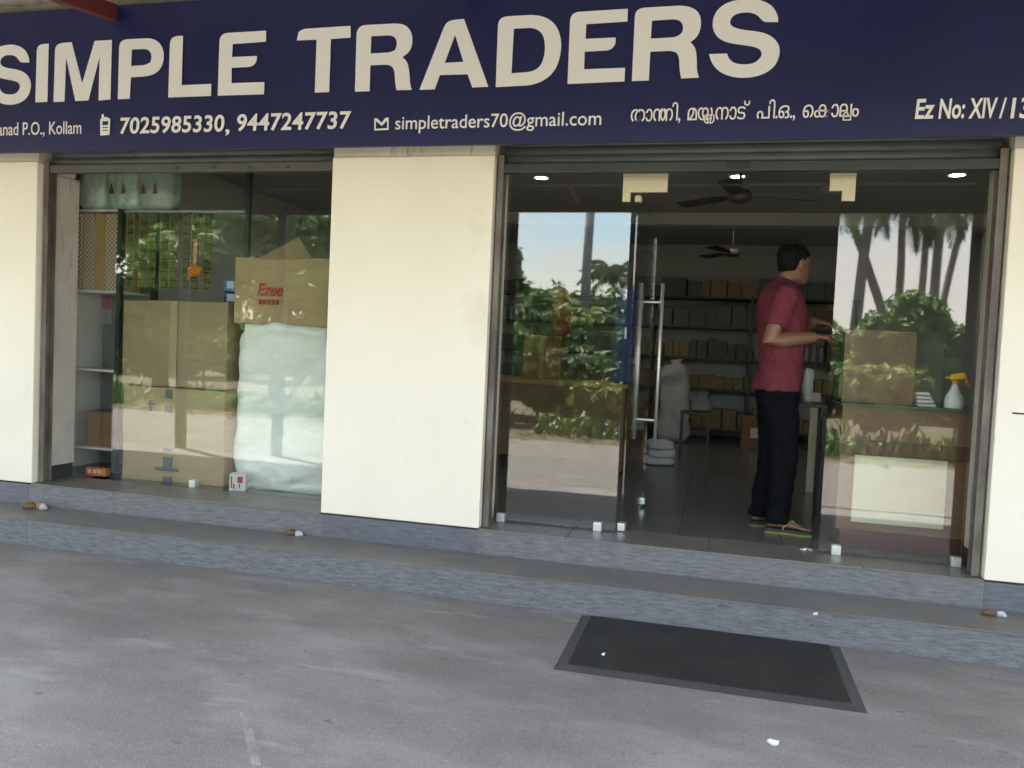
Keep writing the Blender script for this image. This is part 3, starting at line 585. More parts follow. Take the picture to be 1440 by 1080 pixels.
# pale green polythene packs piled on the top shelf
GP = mat('mint_polythene', (.24, .40, .32), .3, (.50, .60, .54), 9, (2.5, 2, .8), bump=.8, bscale=12, coat=.3)
for k, (px, wd, lab) in enumerate(((135, .13, 'pale green polythene pack above the patterned carton'), (178, .15, 'mint green polythene pack next to the left wall pack'), (222, .15, 'grey green polythene pack with red triangles, rightmost of three'))):
    q = onY(px, 300, .62); t = thing('polythene_pack', lab, 'pack', (q.x, .64, shz[3]+.002), 0, 'polythene packs on the top shelf')
    pillow('pack_body', wd, .11, .29, GP if k < 2 else mat('grey_polythene', (.27, .36, .31), .3, (.36, .44, .38), 6, bump=.5, bscale=12), t, k+3, .02, 3, 7, 10, 24)
    if k: 
        for x in (-.05, .05): obj('print_mark', MB().rings([[(x-.016, -.128, .10), (x+.016, -.128, .10), (x, -.128, .17)], [(x-.016, -.120, .10), (x+.016, -.120, .10), (x, -.120, .17)]], smooth=False), mat('dull_red_print', (.20, .05, .04), .8), t)
part('shelf', (sx1+.036, sy0+.02, shz[3]-.02), (-2.55, sy1-.05, shz[3]-.002), mat('grey_laminate', (0, 0, 0)), su, .002)
part('upright', (-2.55, sy0+.02, 1.3055), (-2.515, sy0+.06, 2.35), BLACK, su)
# strips of sachets hanging below that shelf
SACH = mat('sachet_green_reflection_tint', (.05, .065, .015), .4, (.11, .12, .025), 9); SEDGE = mat('sachet_seal', (.30, .27, .12), .45)  # dark green sachets, with the yellow-green of mirrored foliage painted into their colour
names_ = ['first', 'second', 'third', 'fourth', 'fifth', 'sixth', 'seventh', 'eighth']
for k in range(8):
    q = onY(184+k*15.2, 310, .60); t = thing('sachet_strip', f'green strip of hanging sachets, {names_[k]} from the left under the top shelf', 'sachet strip', (q.x, .605+.02*(k % 2), 0), 0, 'strips of sachets in the left window')
    ln = .55
    obj('seal_edge', MB().box((-.036, -.0015, shz[3]-.03-ln), (-.031, .0015, shz[3]-.022)), SEDGE, t)
    for j in range(8):
        z1 = shz[3]-.026-j*ln/8; z0 = z1-ln/8+.006
        r = MB().rings([[(-.030, 0, z0), (.030, 0, z0), (.030, 0, z1), (-.030, 0, z1)], [(-.022, -.010, z0+.012), (.022, -.010, z0+.012), (.022, -.010, z1-.012), (-.022, -.010, z1-.012)]], smooth=False)
        obj('sachet', r, SACH, t)
# orange garland
q = onY(276, 337, .57); ga = thing('garland', 'pink ribbon with an orange flower tassel hanging in the left window', 'garland', (q.x, .56, q.z))
obj('ribbon', MB().box((-.014, -.002, -.19), (.014, .002, .0)), mat('pink_ribbon', (.55, .22, .14), .6), ga)
fl_ = MB(); random.seed(5)
for i in range(260):
    u = Vector((random.gauss(0, 1), random.gauss(0, 1), random.gauss(0, 1))).normalized()*random.uniform(.015, .045); n_ = (u.normalized()+Vector((random.uniform(-.8,.8),random.uniform(-.8,.8),random.uniform(-.8,.8)))).normalized(); s_ = n_.orthogonal().normalized()*.010; b_ = n_.cross(s_)
    fl_.add([u-s_, u+b_, u+s_+n_*.01, u-b_], [(0,1,2,3)])
fo = obj('flower', fl_, mat('marigold', (.75, .26, .03), .7), ga); fo.location = (0, 0, -.225)
obj('tail', MB().tube([(-.02, 0, -.24), (-.05, 0, -.28), (-.06, 0, -.30)], (.010, .008, .003), 6), mat('pink_ribbon', (0, 0, 0)), ga)
for k, (m, lab) in enumerate(((BLUEL, 'light blue packet on top of the tall carton, upper of two'), (BLUE, 'dark blue packet on top of the tall carton, lower of two'))):
    t = thing('packet', lab, 'packet', (-2.68, .86, 1.306+(.0 if k else .095)), .1*k); part('wrapper', (-.13, -.10, 0), (.13, .10, .092), m, t, .01); part('print_block', (-.10, -.103, .02), (-.04, -.099, .075), WHITEP, t)

# ------------------------------------------------------------------ inside, behind the entrance
ct = thing('counter', 'brown plywood counter with cream front panel behind the right glass pane', 'counter')
CX0, CX1, CY0, CY1, CH = 1.50, 2.22, .50, 1.30, .86
part('front_panel', (CX0, CY0, .10), (CX1, CY0+.018, CH-.03), WOOD, ct); part('end_panel', (CX0, CY0+.019, .10), (CX0+.018, CY1, CH-.03), WOODD, ct)
part('plinth', (CX0+.02, CY0-.012, 0), (CX1-.01, CY1, .099), WOODD, ct, .003)
part('front_rail', (CX0-.01, CY0-.02, .545), (CX1, CY0-.001, .63), WOODD, ct, .003)
q0, q1 = onY(1196, 737, CY0-.006), onY(1333, 645, CY0-.006)
part('cream_panel', (q0.x, CY0-.012, .15), (q1.x, CY0-.001, q1.z), CREAMP, ct, .002)
part('corner_post', (CX1+.001, CY0-.03, .06), (CX1+.055, CY0+.03, CH-.03), WOODD, ct, .003)
part('glass_top', (CX0-.01, CY0-.03, CH-.029), (CX1+.05, CY1, CH-.017), mat('green_glass_edge', (.09, .15, .13), .1, spec=.8), ct)
bd = tag(part('plywood_board', (1.497, .56, CH-.015), (1.885, .575, 1.275), WOOD, None), 'plain brown plywood board standing on the counter', 'board')
spb = thing('spray_bottle', 'white spray bottle with orange and yellow trigger on the counter', 'spray bottle', (onY(1341, 545, .56).x, .535, CH-.016))
obj('bottle_body', MB().lathe([(.002, 0), (.045, 0), (.05, .008), (.05, .05), (.046, .07), (.028, .10), (.018, .125), (.014, .145)], n=24), WHITEP, spb)
obj('collar', MB().lathe([(.016, .140), (.017, .141), (.017, .162), (.014, .163)]), ORANGE, spb)
hm = MB(); hm.rings([[(-.030, -.012, .165), (.045, -.012, .172), (.045, .012, .172), (-.030, .012, .165)], [(-.034, -.011, .185), (.050, -.012, .195), (.050, .012, .195), (-.034, .011, .185)], [(-.020, -.008, .198), (.040, -.009, .208), (.040, .009, .208), (-.020, .008, .198)]], smooth=False); obj('spray_head', hm, YELL, spb)
obj('nozzle', MB().tube([(-.034, 0, .178), (-.052, 0, .175)], (.007, .005), 8), YELL, spb)
obj('trigger', MB().tube([(.035, 0, .20), (.056, 0, .185), (.060, 0, .15), (.078, 0, .125)], (.008, .007, .006, .004), 8), ORANGE, spb)
pp = thing('paper_pile', 'small pile of white papers on the counter beside the spray bottle', 'papers', (1.955, .55, CH-.016), .1)
for k in range(4): part('sheet', (-.045-.004*k, -.01, .001+k*.022), (.05-.012*k, .06, .018+k*.022), WHITEB, pp, .002)
pm = thing('billing_machine', 'black billing machine on the end of the counter by the man', 'machine', (1.60, .87, CH-.016))
part('case', (-.10, -.14, 0), (.12, .14, .20), BLACK, pm, .015); part('lid', (-.085, -.12, .2), (.10, .12, .235), BLACK, pm, .01); part('paper_slot', (-.05, -.08, .2355), (.03, .08, .239), WHITEB, pm)
wp = onZ(1140, 692, 0); tag(part('white_plank', (wp.x-.04, wp.y-.01, 0), (wp.x+.035, wp.y+.02, onY(1140, 552, wp.y).z), CREAMP, None, .003), 'narrow cream plank standing on the floor behind the man', 'plank')
tag(pillow('plastic_bag', .032, .04, .22, WHITEP, None, 9, .02, 2.5, 9, 10, 20), 'small white plastic bag on the stool in front of the man', 'bag')
bgp = onY(1134, 545, 1.15); bpy.data.objects['plastic_bag'].location = (bgp.x+.01, 1.15, .80)
stl = thing('side_table', 'small dark side table behind the man', 'table', (bgp.x+.03, 1.2, 0))
part('top', (-.13, -.16, .775), (.10, .16, .80), BLACK, stl, .004)
for x in (-.12, .075):
    for y in (-.15, .13): part('leg', (x, y, 0), (x+.02, y+.02, .774), BLACK, stl)
# desk behind the left pane
dk = thing('desk', 'brown wooden desk behind the left glass pane', 'desk', (0, 0, 0))
part('top', (-1.45, 2.55, .76), (.02, 3.25, .80), mat('desk_edge', (.30, .19, .07), .5), dk, .003)
part('front_panel', (-1.42, 2.60, .10), (-.02, 2.62, .759), WOOD, dk); part('end_panel', (-.045, 2.621, .02), (-.005, 3.2, .759), WOOD, dk); part('end_panel', (-1.42, 2.621, .02), (-1.38, 3.2, .759), WOOD, dk)
bx, w, d, h = flapbox('carton', 'dark brown carton on the desk behind the left pane', (-.98, 2.75, .801), (-.62, 3.1, 1.20), DCARD)
part('tape', (-.02, -d-.009, .01), (.02, -d-.006, h-.01), CARD2, bx)
rd = thing('hanging_bag', 'dull red cloth bag standing on the dark brown carton', 'bag', (-.66, 2.9, 1.207)); pillow('bag_body', .10, .08, .42, mat('dull_red_cloth', (.20, .06, .035), .8, (.26, .09, .05), 7), rd, 4, .02, 3, 7, 10, 20); obj('handle', MB().tube([(-.04, 0, .40), (-.03, 0, .50), (.03, 0, .50), (.04, 0, .40)], .006, 6), RED, rd)
bc = thing('cabinet', 'narrow blue steel cabinet standing on the desk', 'cabinet', (-.17, 2.85, .801)); part('case', (.03, -.15, 0), (.21, .2, .86), BLUE, bc, .006); part('door', (.035, -.165, .02), (.205, -.151, .84), BLUE, bc, .004); part('handle', (.13, -.18, .40), (.145, -.1655, .50), STEEL, bc)
# rear racks with goods
random.seed(21)
rk = thing('rear_rack', 'long dark steel rack full of goods along the rear wall', 'rack', (0, 6.55, 0))
RZ = [.14, .66, 1.06, 1.465, 1.85]; RA, RB = -2.6, 2.4
for x in (RA, -1.35, -.1, 1.15, RB):
    for y in (-.20, .20): part('upright', (x, y, 0), (x+.035, y+.035, 1.87), BLACK, rk)
for z in RZ: part('shelf', (RA-.01, -.205, z-.028), (RB+.045, .24, z), BLACK, rk)
kinds = [('carton', mat('goods_tan', (.14, .11, .075), .8), (.16, .24), (.20, .30)), ('bottle', mat('goods_pale', (.26, .27, .26), .4), (.07, .09), (.18, .25)), ('packet', mat('goods_yellow', (.20, .15, .06), .6), (.08, .13), (.16, .26)), ('carton', mat('goods_grey', (.12, .12, .12), .7), (.14, .22), (.16, .26)), ('packet', mat('goods_green', (.07, .09, .06), .6), (.09, .14), (.15, .24))]
rowlab = ['lowest', 'second', 'third', 'fourth', 'top']
bott = MB().lathe([(.002, 0), (.036, 0), (.038, .01), (.038, .14), (.016, .18), (.014, .21), (.017, .212), (.017, .235), (.002, .237)], n=12).mesh('bottle', kinds[1][1])
boxm = {}
ones = 'first second third fourth fifth sixth seventh eighth ninth tenth eleventh twelfth thirteenth fourteenth fifteenth sixteenth seventeenth eighteenth nineteenth'.split()
def ordinal(n): return ones[n-1] if n < 20 else ('twentieth', 'thirtieth', 'fortieth', 'fiftieth', 'sixtieth')[n//10-2] if n % 10 == 0 else ('twenty', 'thirty', 'forty', 'fifty', 'sixty')[n//10-2]+'-'+ones[n % 10-1]
for ri, z in enumerate(RZ):
    x = RA+.05; cur = None; left = 0; cnt = 0
    while x < RB-.25:
        if left <= 0:
            cur = random.choice(kinds if ri else [kinds[0], kinds[2], kinds[3]])
            if ri in (0, 1) and x > .3: cur = kinds[2]
            left = random.randint(3, 7); hgt = random.uniform(*cur[3])
        wd = random.uniform(*cur[2]); left -= 1
        hgt = min(hgt*random.choice((1, 1, .86, 1.12)), .34); hgt = max(hgt, .12)
        lab = f"{ {'goods_tan':'tan','goods_pale':'pale','goods_yellow':'yellow','goods_grey':'grey','goods_green':'green'}[cur[1].name] } {cur[0]} on the {rowlab[ri]} shelf of the rear rack, {ordinal(cnt+1)} from its left end"; cnt += 1
        if cur[0] == 'bottle': o = link('bottle', bott, None); wd = .085
        else:
            key = (cur[1].name, round(wd, 2), round(hgt, 2))
            if key not in boxm: boxm[key] = MB().box((-wd/2+.003, -.14, 0), (wd/2-.003, .12, hgt)).mesh(cur[0], cur[1])
            o = link(cur[0], boxm[key], None); o.rotation_euler = (0, 0, random.uniform(-.06, .06))
        o.location = (x+wd/2, 6.55-.03, z+.0005); tag(o, lab, cur[0], 'goods on the rear rack'); x += wd+.004
sk = [(945, 622, .19, .96, 'tall white woven sack, left of two standing at the rear'), (980, 614, .17, .74, 'shorter white woven sack leaning right of the tall one')]
for k, (px, py, w, h, lab) in enumerate(sk):
    q = onZ(px, py, 0); t = thing('sack', lab, 'sack', (q.x, q.y+.15, 0)); pillow('sack_body', w, .15, h, SACK, t, k+11, .06, 3, 4, 20, 36, .86)
    tn = MB().lathe([(.11, h-.06), (.07, h), (.06, h+.03), (.09, h+.06), (.03, h+.05)]).mesh('tied_neck', SACK); crumple(tn, .03, 9, k); link('tied_neck', tn, t)
q = onZ(925, 655, 0)
for k in range(3):
    t = thing('sack', ['flat white sack at the bottom of the small pile', 'flat white sack in the middle of the small pile', 'flat white sack on top of the small pile'][k], 'sack', (q.x+.02*(k % 2), q.y+.12, .078*k), .1*k); pillow('sack_body', .155-.012*k, .12, .082, SACK, t, k+17, .012, 3, 8, 8, 26)
q0, q1 = onZ(952, 640, 0), onZ(998, 640, 0); so = thing('stool', 'black metal frame stool in front of the white sacks', 'stool', ((q0.x+q1.x)/2, q0.y+.1, 0))
part('seat', (-.16, -.15, .45), (.16, .15, .476), BLACK, so, .005)
for x in (-.155, .13):
    for y in (-.145, .12): part('leg', (x, y, 0), (x+.025, y+.025, .449), BLACK, so)
part('stretcher', (-.129, -.14, .10), (.129, -.12, .12), BLACK, so)
q = onZ(1050, 612, 0); cz_, w, d, h = flapbox('carton', 'brown carton on the floor in front of the rear rack', (q.x-.12, 5.6, 0), (q.x+.28, 6.0, .36), DCARD); part('label_sheet', (-.10, -d-.011, .12), (.06, -d-.007, .24), WHITEB, cz_)

# ------------------------------------------------------------------ the man
def remesh(name, mb, mats, vox, smooth=6, parent=None):
    me = mb.mesh('tmp', mats); o = link('tmp', me); m = o.modifiers.new('r', 'REMESH'); m.mode = 'VOXEL'; m.voxel_size = vox; m.use_smooth_shade = True
    s = o.modifiers.new('s', 'SMOOTH'); s.iterations = smooth; s.factor = .5
    r = bpy.data.meshes.new_from_object(o.evaluated_get(bpy.context.evaluated_depsgraph_get())); bpy.data.objects.remove(o); r.name = name
    for p in r.polygons: p.use_smooth = True
    r.materials.clear()
    for q in (mats if isinstance(mats, list) else [mats]): r.materials.append(q)
    return link(name, r, parent)
def oval(c, rx, ry, n=24, e=2.2, tilt=0, rot=0):
    out = []
    for j in range(n):
        a = 2*math.pi*j/n; co, s = math.cos(a), math.sin(a); q = (abs(co)**e+abs(s)**e)**(-1/e); x, y = co*q*rx, s*q*ry
        x, y = x*math.cos(rot)-y*math.sin(rot), x*math.sin(rot)+y*math.cos(rot)
        out.append((c[0]+x, c[1]+y, c[2]+x*tilt))
    return out
man = thing('person', 'man in maroon polo shirt, dark trousers and flip-flops standing at the counter', 'person', (1.150, .80, 0), RAD(10))
# local frame: +x is where he faces, +y his left, z up; heights measured from the photograph
body = MB(); shirt = MB(); trou = MB()
torso = [(.0, 0, .90, .115, .165), (.005, 0, 1.0, .11, .155), (.01, 0, 1.10, .112, .150), (.008, 0, 1.22, .122, .162), (.0, 0, 1.34, .128, .178), (-.012, 0, 1.43, .118, .195), (-.02, 0, 1.49, .095, .19), (-.02, 0, 1.53, .070, .13), (-.012, 0, 1.56, .058, .07)]
body.rings([oval((x, y, z), rx*.88, ry*.88) for x, y, z, rx, ry in torso])
tor2 = [(-.012, 0, .885, .142, .190), (-.004, 0, .93, .138, .186), (.004, 0, 1.0, .132, .176)]+[(x, y, z, rx+.018, ry+.016) for x, y, z, rx, ry in torso[2:]]
shirt.rings([oval((x, y, z), rx, ry) for x, y, z, rx, ry in tor2])
# neck, head
hx, hz, hrot = .055, 1.675, RAD(22)
ch_, sh_ = math.cos(hrot), math.sin(hrot)
def H(x, y, z): return (hx+x*ch_-y*sh_, x*sh_+y*ch_, hz+z)
body.tube([(-.01, 0, 1.50), (.005, 0, 1.56), (.03, 0, 1.63)], [.062, .056, .056], 16)
prof = [(-.118, .035, .028, .045), (-.108, .055, .042, .036), (-.085, .074, .056, .022), (-.05, .088, .066, .008), (-.01, .095, .072, .0), (.03, .100, .077, -.006), (.065, .096, .074, -.008), (.095, .078, .060, -.010), (.113, .05, .038, -.012), (.119, .02, .016, -.012)]
body.rings([[H(*p) for p in [(cx_+(lambda q: q[0])(v), v[1], z) for v in oval((0, 0, 0), rx, ry, 24, 2.1)]] for z, rx, ry, cx_ in prof])
body.rings([[H(x+.012*math.cos(a)*w_, .013*math.sin(a)*w_, z) for a in [2*math.pi*j/10 for j in range(10)]] for x, z, w_ in ((.088, .028, .6), (.098, .0, .85), (.108, -.022, 1.1), (.100, -.034, .9))])
body.tube([H(.088, -.028, -.062), H(.096, 0, -.060), H(.088, .028, -.062)], .010, 8); body.tube([H(.084, -.045, .036), H(.094, 0, .040), H(.084, .045, .036)], .011, 8)
for s in (-1, 1):
    body.rings([[H(-.005+.017*math.cos(a)*k, s*(.072+o_), -.005+.032*math.sin(a)*k) for a in [2*math.pi*j/12 for j in range(12)]] for o_, k in ((-.01, .8), (.004, 1), (.014, .95), (.017, .6))])
# arms: world pixel targets turned into the local frame
Mi = (Matrix.Translation(man.location) @ Matrix.Rotation(RAD(10), 4, 'Z')).inverted()
def loc(px, py, Y): return Mi @ onY(px, py, Y)
handR = loc(1160, 473, .70); handL = loc(1160, 455, .92)
def arm(side, sh, el, wr, hand, fdir, down):
    body.tube([sh, sh.lerp(el, .5), el, el.lerp(wr, .3), wr], [.055, .052, .046, .050, .033], 14)
    shirt.tube([sh+(el-sh)*-.12, sh, sh.lerp(el, .55), sh.lerp(el, .66)], [.060, .074, .070, .072], 16)
    f = fdir.normalized(); up = Vector((0, 0, 1)); sd = f.cross(up).normalized()*(1 if side < 0 else -1); dn = f.cross(sd).normalized()
    if dn.z > 0: dn = -dn
    pc = wr+f*.045
    body.tube([wr-f*.01, wr+f*.02, pc, wr+f*.085], [(.026, .020), (.030, .018), (.040, .016), (.038, .014)], 14) if False else None
    ring = []
    for t_, wd, th in ((-.01, .026, .021), (.02, .032, .018), (.05, .041, .017), (.085, .039, .014)):
        c = wr+f*t_; ring.append([c+sd*wd*math.cos(a)+dn*th*math.sin(a) for a in [2*math.pi*j/14 for j in range(14)]])
    body.rings(ring)
    for i, (o_, ln_) in enumerate(((-.030, .060), (-.010, .074), (.010, .078), (.030, .070))):
        b0 = wr+f*.078+sd*o_; b1 = b0+f*ln_*.45+dn*.010; b2 = b1+f*ln_*.28+dn*.020; b3 = b2+f*ln_*.12+dn*.022
        body.tube([b0-f*.01, b0, b1, b2, b3], [.0095, .0095, .009, .008, .007], 8)
    th0 = wr+f*.025+sd*.030; body.tube([th0, th0+sd*.022+f*.022+dn*.008, th0+sd*.026+f*.046+dn*.020, th0+sd*.020+f*.062+dn*.03], [.013, .0115, .010, .008], 8)
shR = Vector((-.03, -.205, 1.475)); elR = loc(1082, 480, .57); wrR = loc(1146, 474, .66)
arm(-1, shR, elR, wrR, handR, handR-wrR, 0)
shL = Vector((-.02, .20, 1.475)); elL = Vector((.10, .27, 1.22)); wrL = loc(1147, 452, .93)
arm(1, shL, elL, wrL, handL, handL-wrL, 0)
# legs
def leg(s, foot, rot):
    hip = Vector((.0, s*.085, .88)); kn = Vector((foot[0]*.5+.03, s*.095, .47)); an = Vector((foot[0], foot[1], .09))
    body.tube([hip, kn, an.lerp(kn, .6), an, an-Vector((0, 0, .03))], [.07, .05, .05, .034, .036], 14)
    trou.rings([oval(hip+Vector((0, -s*.012, .07)), .118, .098), oval(hip+Vector((0, -s*.008, -.05)), .112, .098), oval(hip.lerp(kn, .5), .096, .088), oval(kn, .080, .076), oval(kn.lerp(an, .35), .078, .074), oval(kn.lerp(an, .7), .072, .070), oval(an+Vector((-.004, 0, .02)), .071, .068), oval(an+Vector((-.004, 0, -.025)), .073, .068)])
    c, n_ = math.cos(rot), math.sin(rot)
    def Fp(x, y, z): return Vector((an.x+x*c-y*n_, an.y+x*n_+y*c, z))
    body.rings([[Fp(x, w_*math.cos(a), .032+hgt*(.5+.5*math.sin(a))) for a in [2*math.pi*j/14 for j in range(14)]] for x, w_, hgt in ((-.055, .02, .03), (-.045, .032, .06), (0, .034, .075), (.06, .040, .055), (.12, .046, .034), (.15, .045, .026))])
    for i in range(5):
        y = s*(.036-i*.018); ln_ = (.055, .05, .045, .04, .034)[i]; body.tube([Fp(.14-.006*i, y, .042), Fp(.15+ln_*.5-.008*i, y*1.03, .042), Fp(.15+ln_-.010*i, y*1.05, .038)], [.012 if i == 0 else .009, .011 if i == 0 else .009, .007], 8)
    out = [(-.075, .0), (-.068, .03), (-.03, .038), (.03, .036), (.10, .048), (.16, .052), (.20, .040), (.212, 0), (.20, -.040), (.16, -.052), (.10, -.048), (.03, -.036), (-.03, -.038), (-.068, -.03)]
    sd_ = obj('flip_flop', MB().rings([[Fp(x, y, z) for x, y in out] for z in (.0105, .030)], smooth=False), SOLE, man)
    obj('sole', MB().rings([[Fp(x*1.02, y*1.04, z) for x, y in out] for z in (.001, .010)], smooth=False), SOLEY, sd_)
    obj('strap', MB().tube([Fp(.135, s*.018, .045), Fp(.09, 0, .082), Fp(.04, -.04, .05), Fp(.03, -.045, .025)], .006, 6).tube([Fp(.135, s*.018, .045), Fp(.09, .0, .082), Fp(.04, .04, .05), Fp(.03, .045, .025)], .006, 6), SOLEY, sd_)
leg(-1, (.02, -.10), RAD(-12)); leg(1, (-.035, .09), RAD(8))
trou.rings([oval((-.004, 0, .78), .10, .12), oval((-.006, 0, .84), .128, .172), oval((-.002, 0, .90), .128, .172), oval((.004, 0, .97), .122, .166)])
remesh('body', body, SKIN, .0065, 3, man); remesh('trousers', trou, TROU, .012, 6, man)
so_ = remesh('shirt', shirt, [SHIRT, COLLAR], .010, 5, man)
def folds(o, amp, fx, dens):
    for v in o.data.vertices:
        c = v.co; a = math.atan2(c.y, c.x)
        n1 = noise.noise(Vector((c.x*7+a*1.2, c.y*7, c.z*dens+(c.x*1.2+c.y*.7)*fx)))
        n2 = abs(noise.noise(Vector((c.x*12, c.y*12+4, c.z*dens*1.9-(c.x-c.y)*fx*1.6))))
        v.co = c+v.normal*(n1*amp+(.35-n2)*amp*.9)
folds(so_, .011, 16, 11); folds(bpy.data.objects['trousers'], .011, 10, 13)
col_ = MB(); col_.rings([[(.0+r*math.cos(a)+.01, r*1.12*math.sin(a), z+.022*math.cos(a)*-1) for a in [2*math.pi*j/24 for j in range(24)]] for r, z in ((.074, 1.535), (.082, 1.53), (.072, 1.575), (.064, 1.58))]); obj('collar', col_, COLLAR, so_)
hair = MB()
hair.rings([[H(*p) for p in [(cx_+v[0], v[1], z) for v in oval((0, 0, 0), rx, ry, 24, 2.1)]] for z, rx, ry, cx_ in ((-.045, .052, .062, -.045), (-.02, .062, .074, -.038), (.01, .080, .080, -.026), (.045, .098, .083, -.012), (.075, .104, .081, -.006), (.100, .092, .070, -.008), (.122, .062, .050, -.010), (.130, .025, .02, -.010))])
ho = remesh('hair', hair, HAIR, .006, 2, man)
for v in ho.data.vertices: v.co += v.normal*(noise.noise(v.co*45)*.008+noise.noise(v.co*130)*.005)
for s in (-1, 1):
    c = H(.0735, s*.032, .012); eo = obj('eye', MB().lathe([(.001, -.011), (.008, -.008), (.011, 0), (.008, .008), (.001, .011)], c, 10), mat('eye_white', (.30, .27, .24), .4), man); c2_ = H(.0815, s*.032, .012); obj('iris', MB().lathe([(.001, -.005), (.004, -.003), (.005, 0), (.004, .003), (.001, .005)], c2_, 8), BLACK, eo)

# ------------------------------------------------------------------ the far side of the road, seen mirrored in the glass
def leafcloud(name, blobs, nleaf, size, m, seed):
    rnd = random.Random(seed); g = MB(); tot = sum(b[3]*b[4]*b[5] for b in blobs)
    for bx_, by_, bz_, rx, ry, rz in blobs:
        k = int(2.1*nleaf*rx*ry*rz/tot)+1
        for _ in range(k):
            u = Vector((rnd.gauss(0, 1), rnd.gauss(0, 1), rnd.gauss(0, 1))).normalized(); r = rnd.random()**.4
            lump = .78+.45*noise.noise(Vector((u.x*2.2+seed, u.y*2.2, u.z*2.2+bx_)))
            p = Vector((bx_+u.x*rx*r*lump, by_+u.y*ry*r*lump, bz_+u.z*rz*r*lump))
            if p.z < .03: continue
            n_ = (u+Vector((rnd.uniform(-1, 1), rnd.uniform(-1, 1), rnd.uniform(-.2, 1)))).normalized(); a = n_.orthogonal().normalized(); b = n_.cross(a); t = rnd.uniform(0, 6.3)
            d1 = a*math.cos(t)+b*math.sin(t); d2 = n_.cross(d1); s = size*1.2*rnd.uniform(.6, 1.35)
            g.add([p-d1*s, p+d2*s*.42+n_*s*.1, p+d1*s, p-d2*s*.42+n_*s*.1], [(0, 1, 2, 3)])
    return g.mesh(name, m)
def tree(name, label, x, y, h, blobs, nleaf, size, m, seed, cat='tree', group=None):
    t = thing(name, label, cat, (x, y, G), 0, group); rnd = random.Random(seed)
    tr = MB(); top = h*.72
    pts = [Vector((rnd.uniform(-.1, .1)*i, rnd.uniform(-.1, .1)*i, top*i/4)) for i in range(5)]
    r0 = .035*h**.9 if cat == 'tree' else .03
    tr.tube(pts, [r0*1.25, r0, r0*.85, r0*.6, r0*.3], 9)
    for b in blobs: 
        s = pts[2].lerp(pts[3], rnd.random()); e_ = Vector(b[:3]); tr.tube([s, s.lerp(e_, .5)+Vector((0, 0, .1*h*.1)), e_], [r0*.45, r0*.28, r0*.08], 6)
    obj('trunk' if cat == 'tree' else 'stem', tr, BARK, t); link('crown' if cat == 'tree' else 'foliage', leafcloud('crown', blobs, nleaf, size, m, seed), t)
    return t
def rb_(rnd, n, w, z0, z1, r): return [(rnd.uniform(-w, w), rnd.uniform(-w*.6, w*.6), rnd.uniform(z0, z1), r*rnd.uniform(.7, 1.2), r*rnd.uniform(.7, 1.2), r*rnd.uniform(.6, 1)) for _ in range(n)]
rr = random.Random(3)
def mx_(px, py, Y, Yg=.25): q = mir(px, py, Y, Yg); return q.x
# in the left window: a large dark tree and its neighbours
q = mir(395, 330, -11, YL); tree('broadleaf_tree', 'big dark leafy tree across the road mirrored in the left window', q.x, -11, 5.2, rb_(rr, 12, 2.0, 2.3, 4.6, 1.25), 9000, .11, LEAF, 31)
q = mir(210, 330, -11, YL); tree('broadleaf_tree', 'tall tree at the far left across the road', q.x, -11.5, 5.5, rb_(rr, 11, 2.0, 2.2, 4.8, 1.3), 7000, .12, LEAF3, 32)
q = mir(735, 340, -11.5); tree('broadleaf_tree', 'upright green tree mirrored at the left of the entrance pane', q.x-.35, -11.5, 3.4, [(0, 0, 2.9, .5, .5, .75), (-.4, 0, 2.4, .7, .6, .7), (.35, .1, 2.2, .7, .6, .6), (.7, 0, 1.8, .7, .6, .6), (-.7, 0, 1.6, .9, .7, .8)], 5000, .10, LEAF, 33)
q = mir(800, 430, -10); tree('broadleaf_tree', 'low spreading tree mirrored in the middle of the entrance pane', q.x, -10.5, 2.6, [(-.6, 0, 1.9, .8, .6, .6), (.3, 0, 1.75, .8, .6, .55), (1.0, 0, 1.6, .75, .6, .55), (-1.3, 0, 1.6, .8, .6, .6), (0, .2, 1.1, 1.2, .6, .5)], 6500, .085, LEAF, 34)
q = mir(1290, 450, -9.5); tree('broadleaf_tree', 'bushy young tree mirrored in the right glass pane', q.x, -9.5, 2.6, [(0, 0, 2.2, .55, .5, .45), (-.4, 0, 1.8, .6, .5, .5), (.4, 0, 1.75, .7, .5, .5), (.2, 0, 1.1, .9, .6, .6), (-.5, 0, 1.2, .7, .5, .5)], 6000, .085, LEAF, 35)
q = mir(1240, 520, -8.3); tree('shrub', 'yellow green shrub mirrored low in the right glass pane', q.x, -8.3, 1.5, [(-.2, 0, 1.1, .5, .4, .35), (.35, 0, 1.15, .5, .4, .3), (0, 0, .7, .6, .4, .35)], 2600, .07, LEAF2, 36, 'shrub')
q = mir(845, 525, -8.4); tree('shrub', 'bright yellow green shrub mirrored low in the entrance pane', q.x, -8.4, 1.1, [(0, 0, .6, .6, .4, .4), (.5, 0, .5, .5, .4, .35)], 1800, .07, LEAF2, 37, 'shrub')
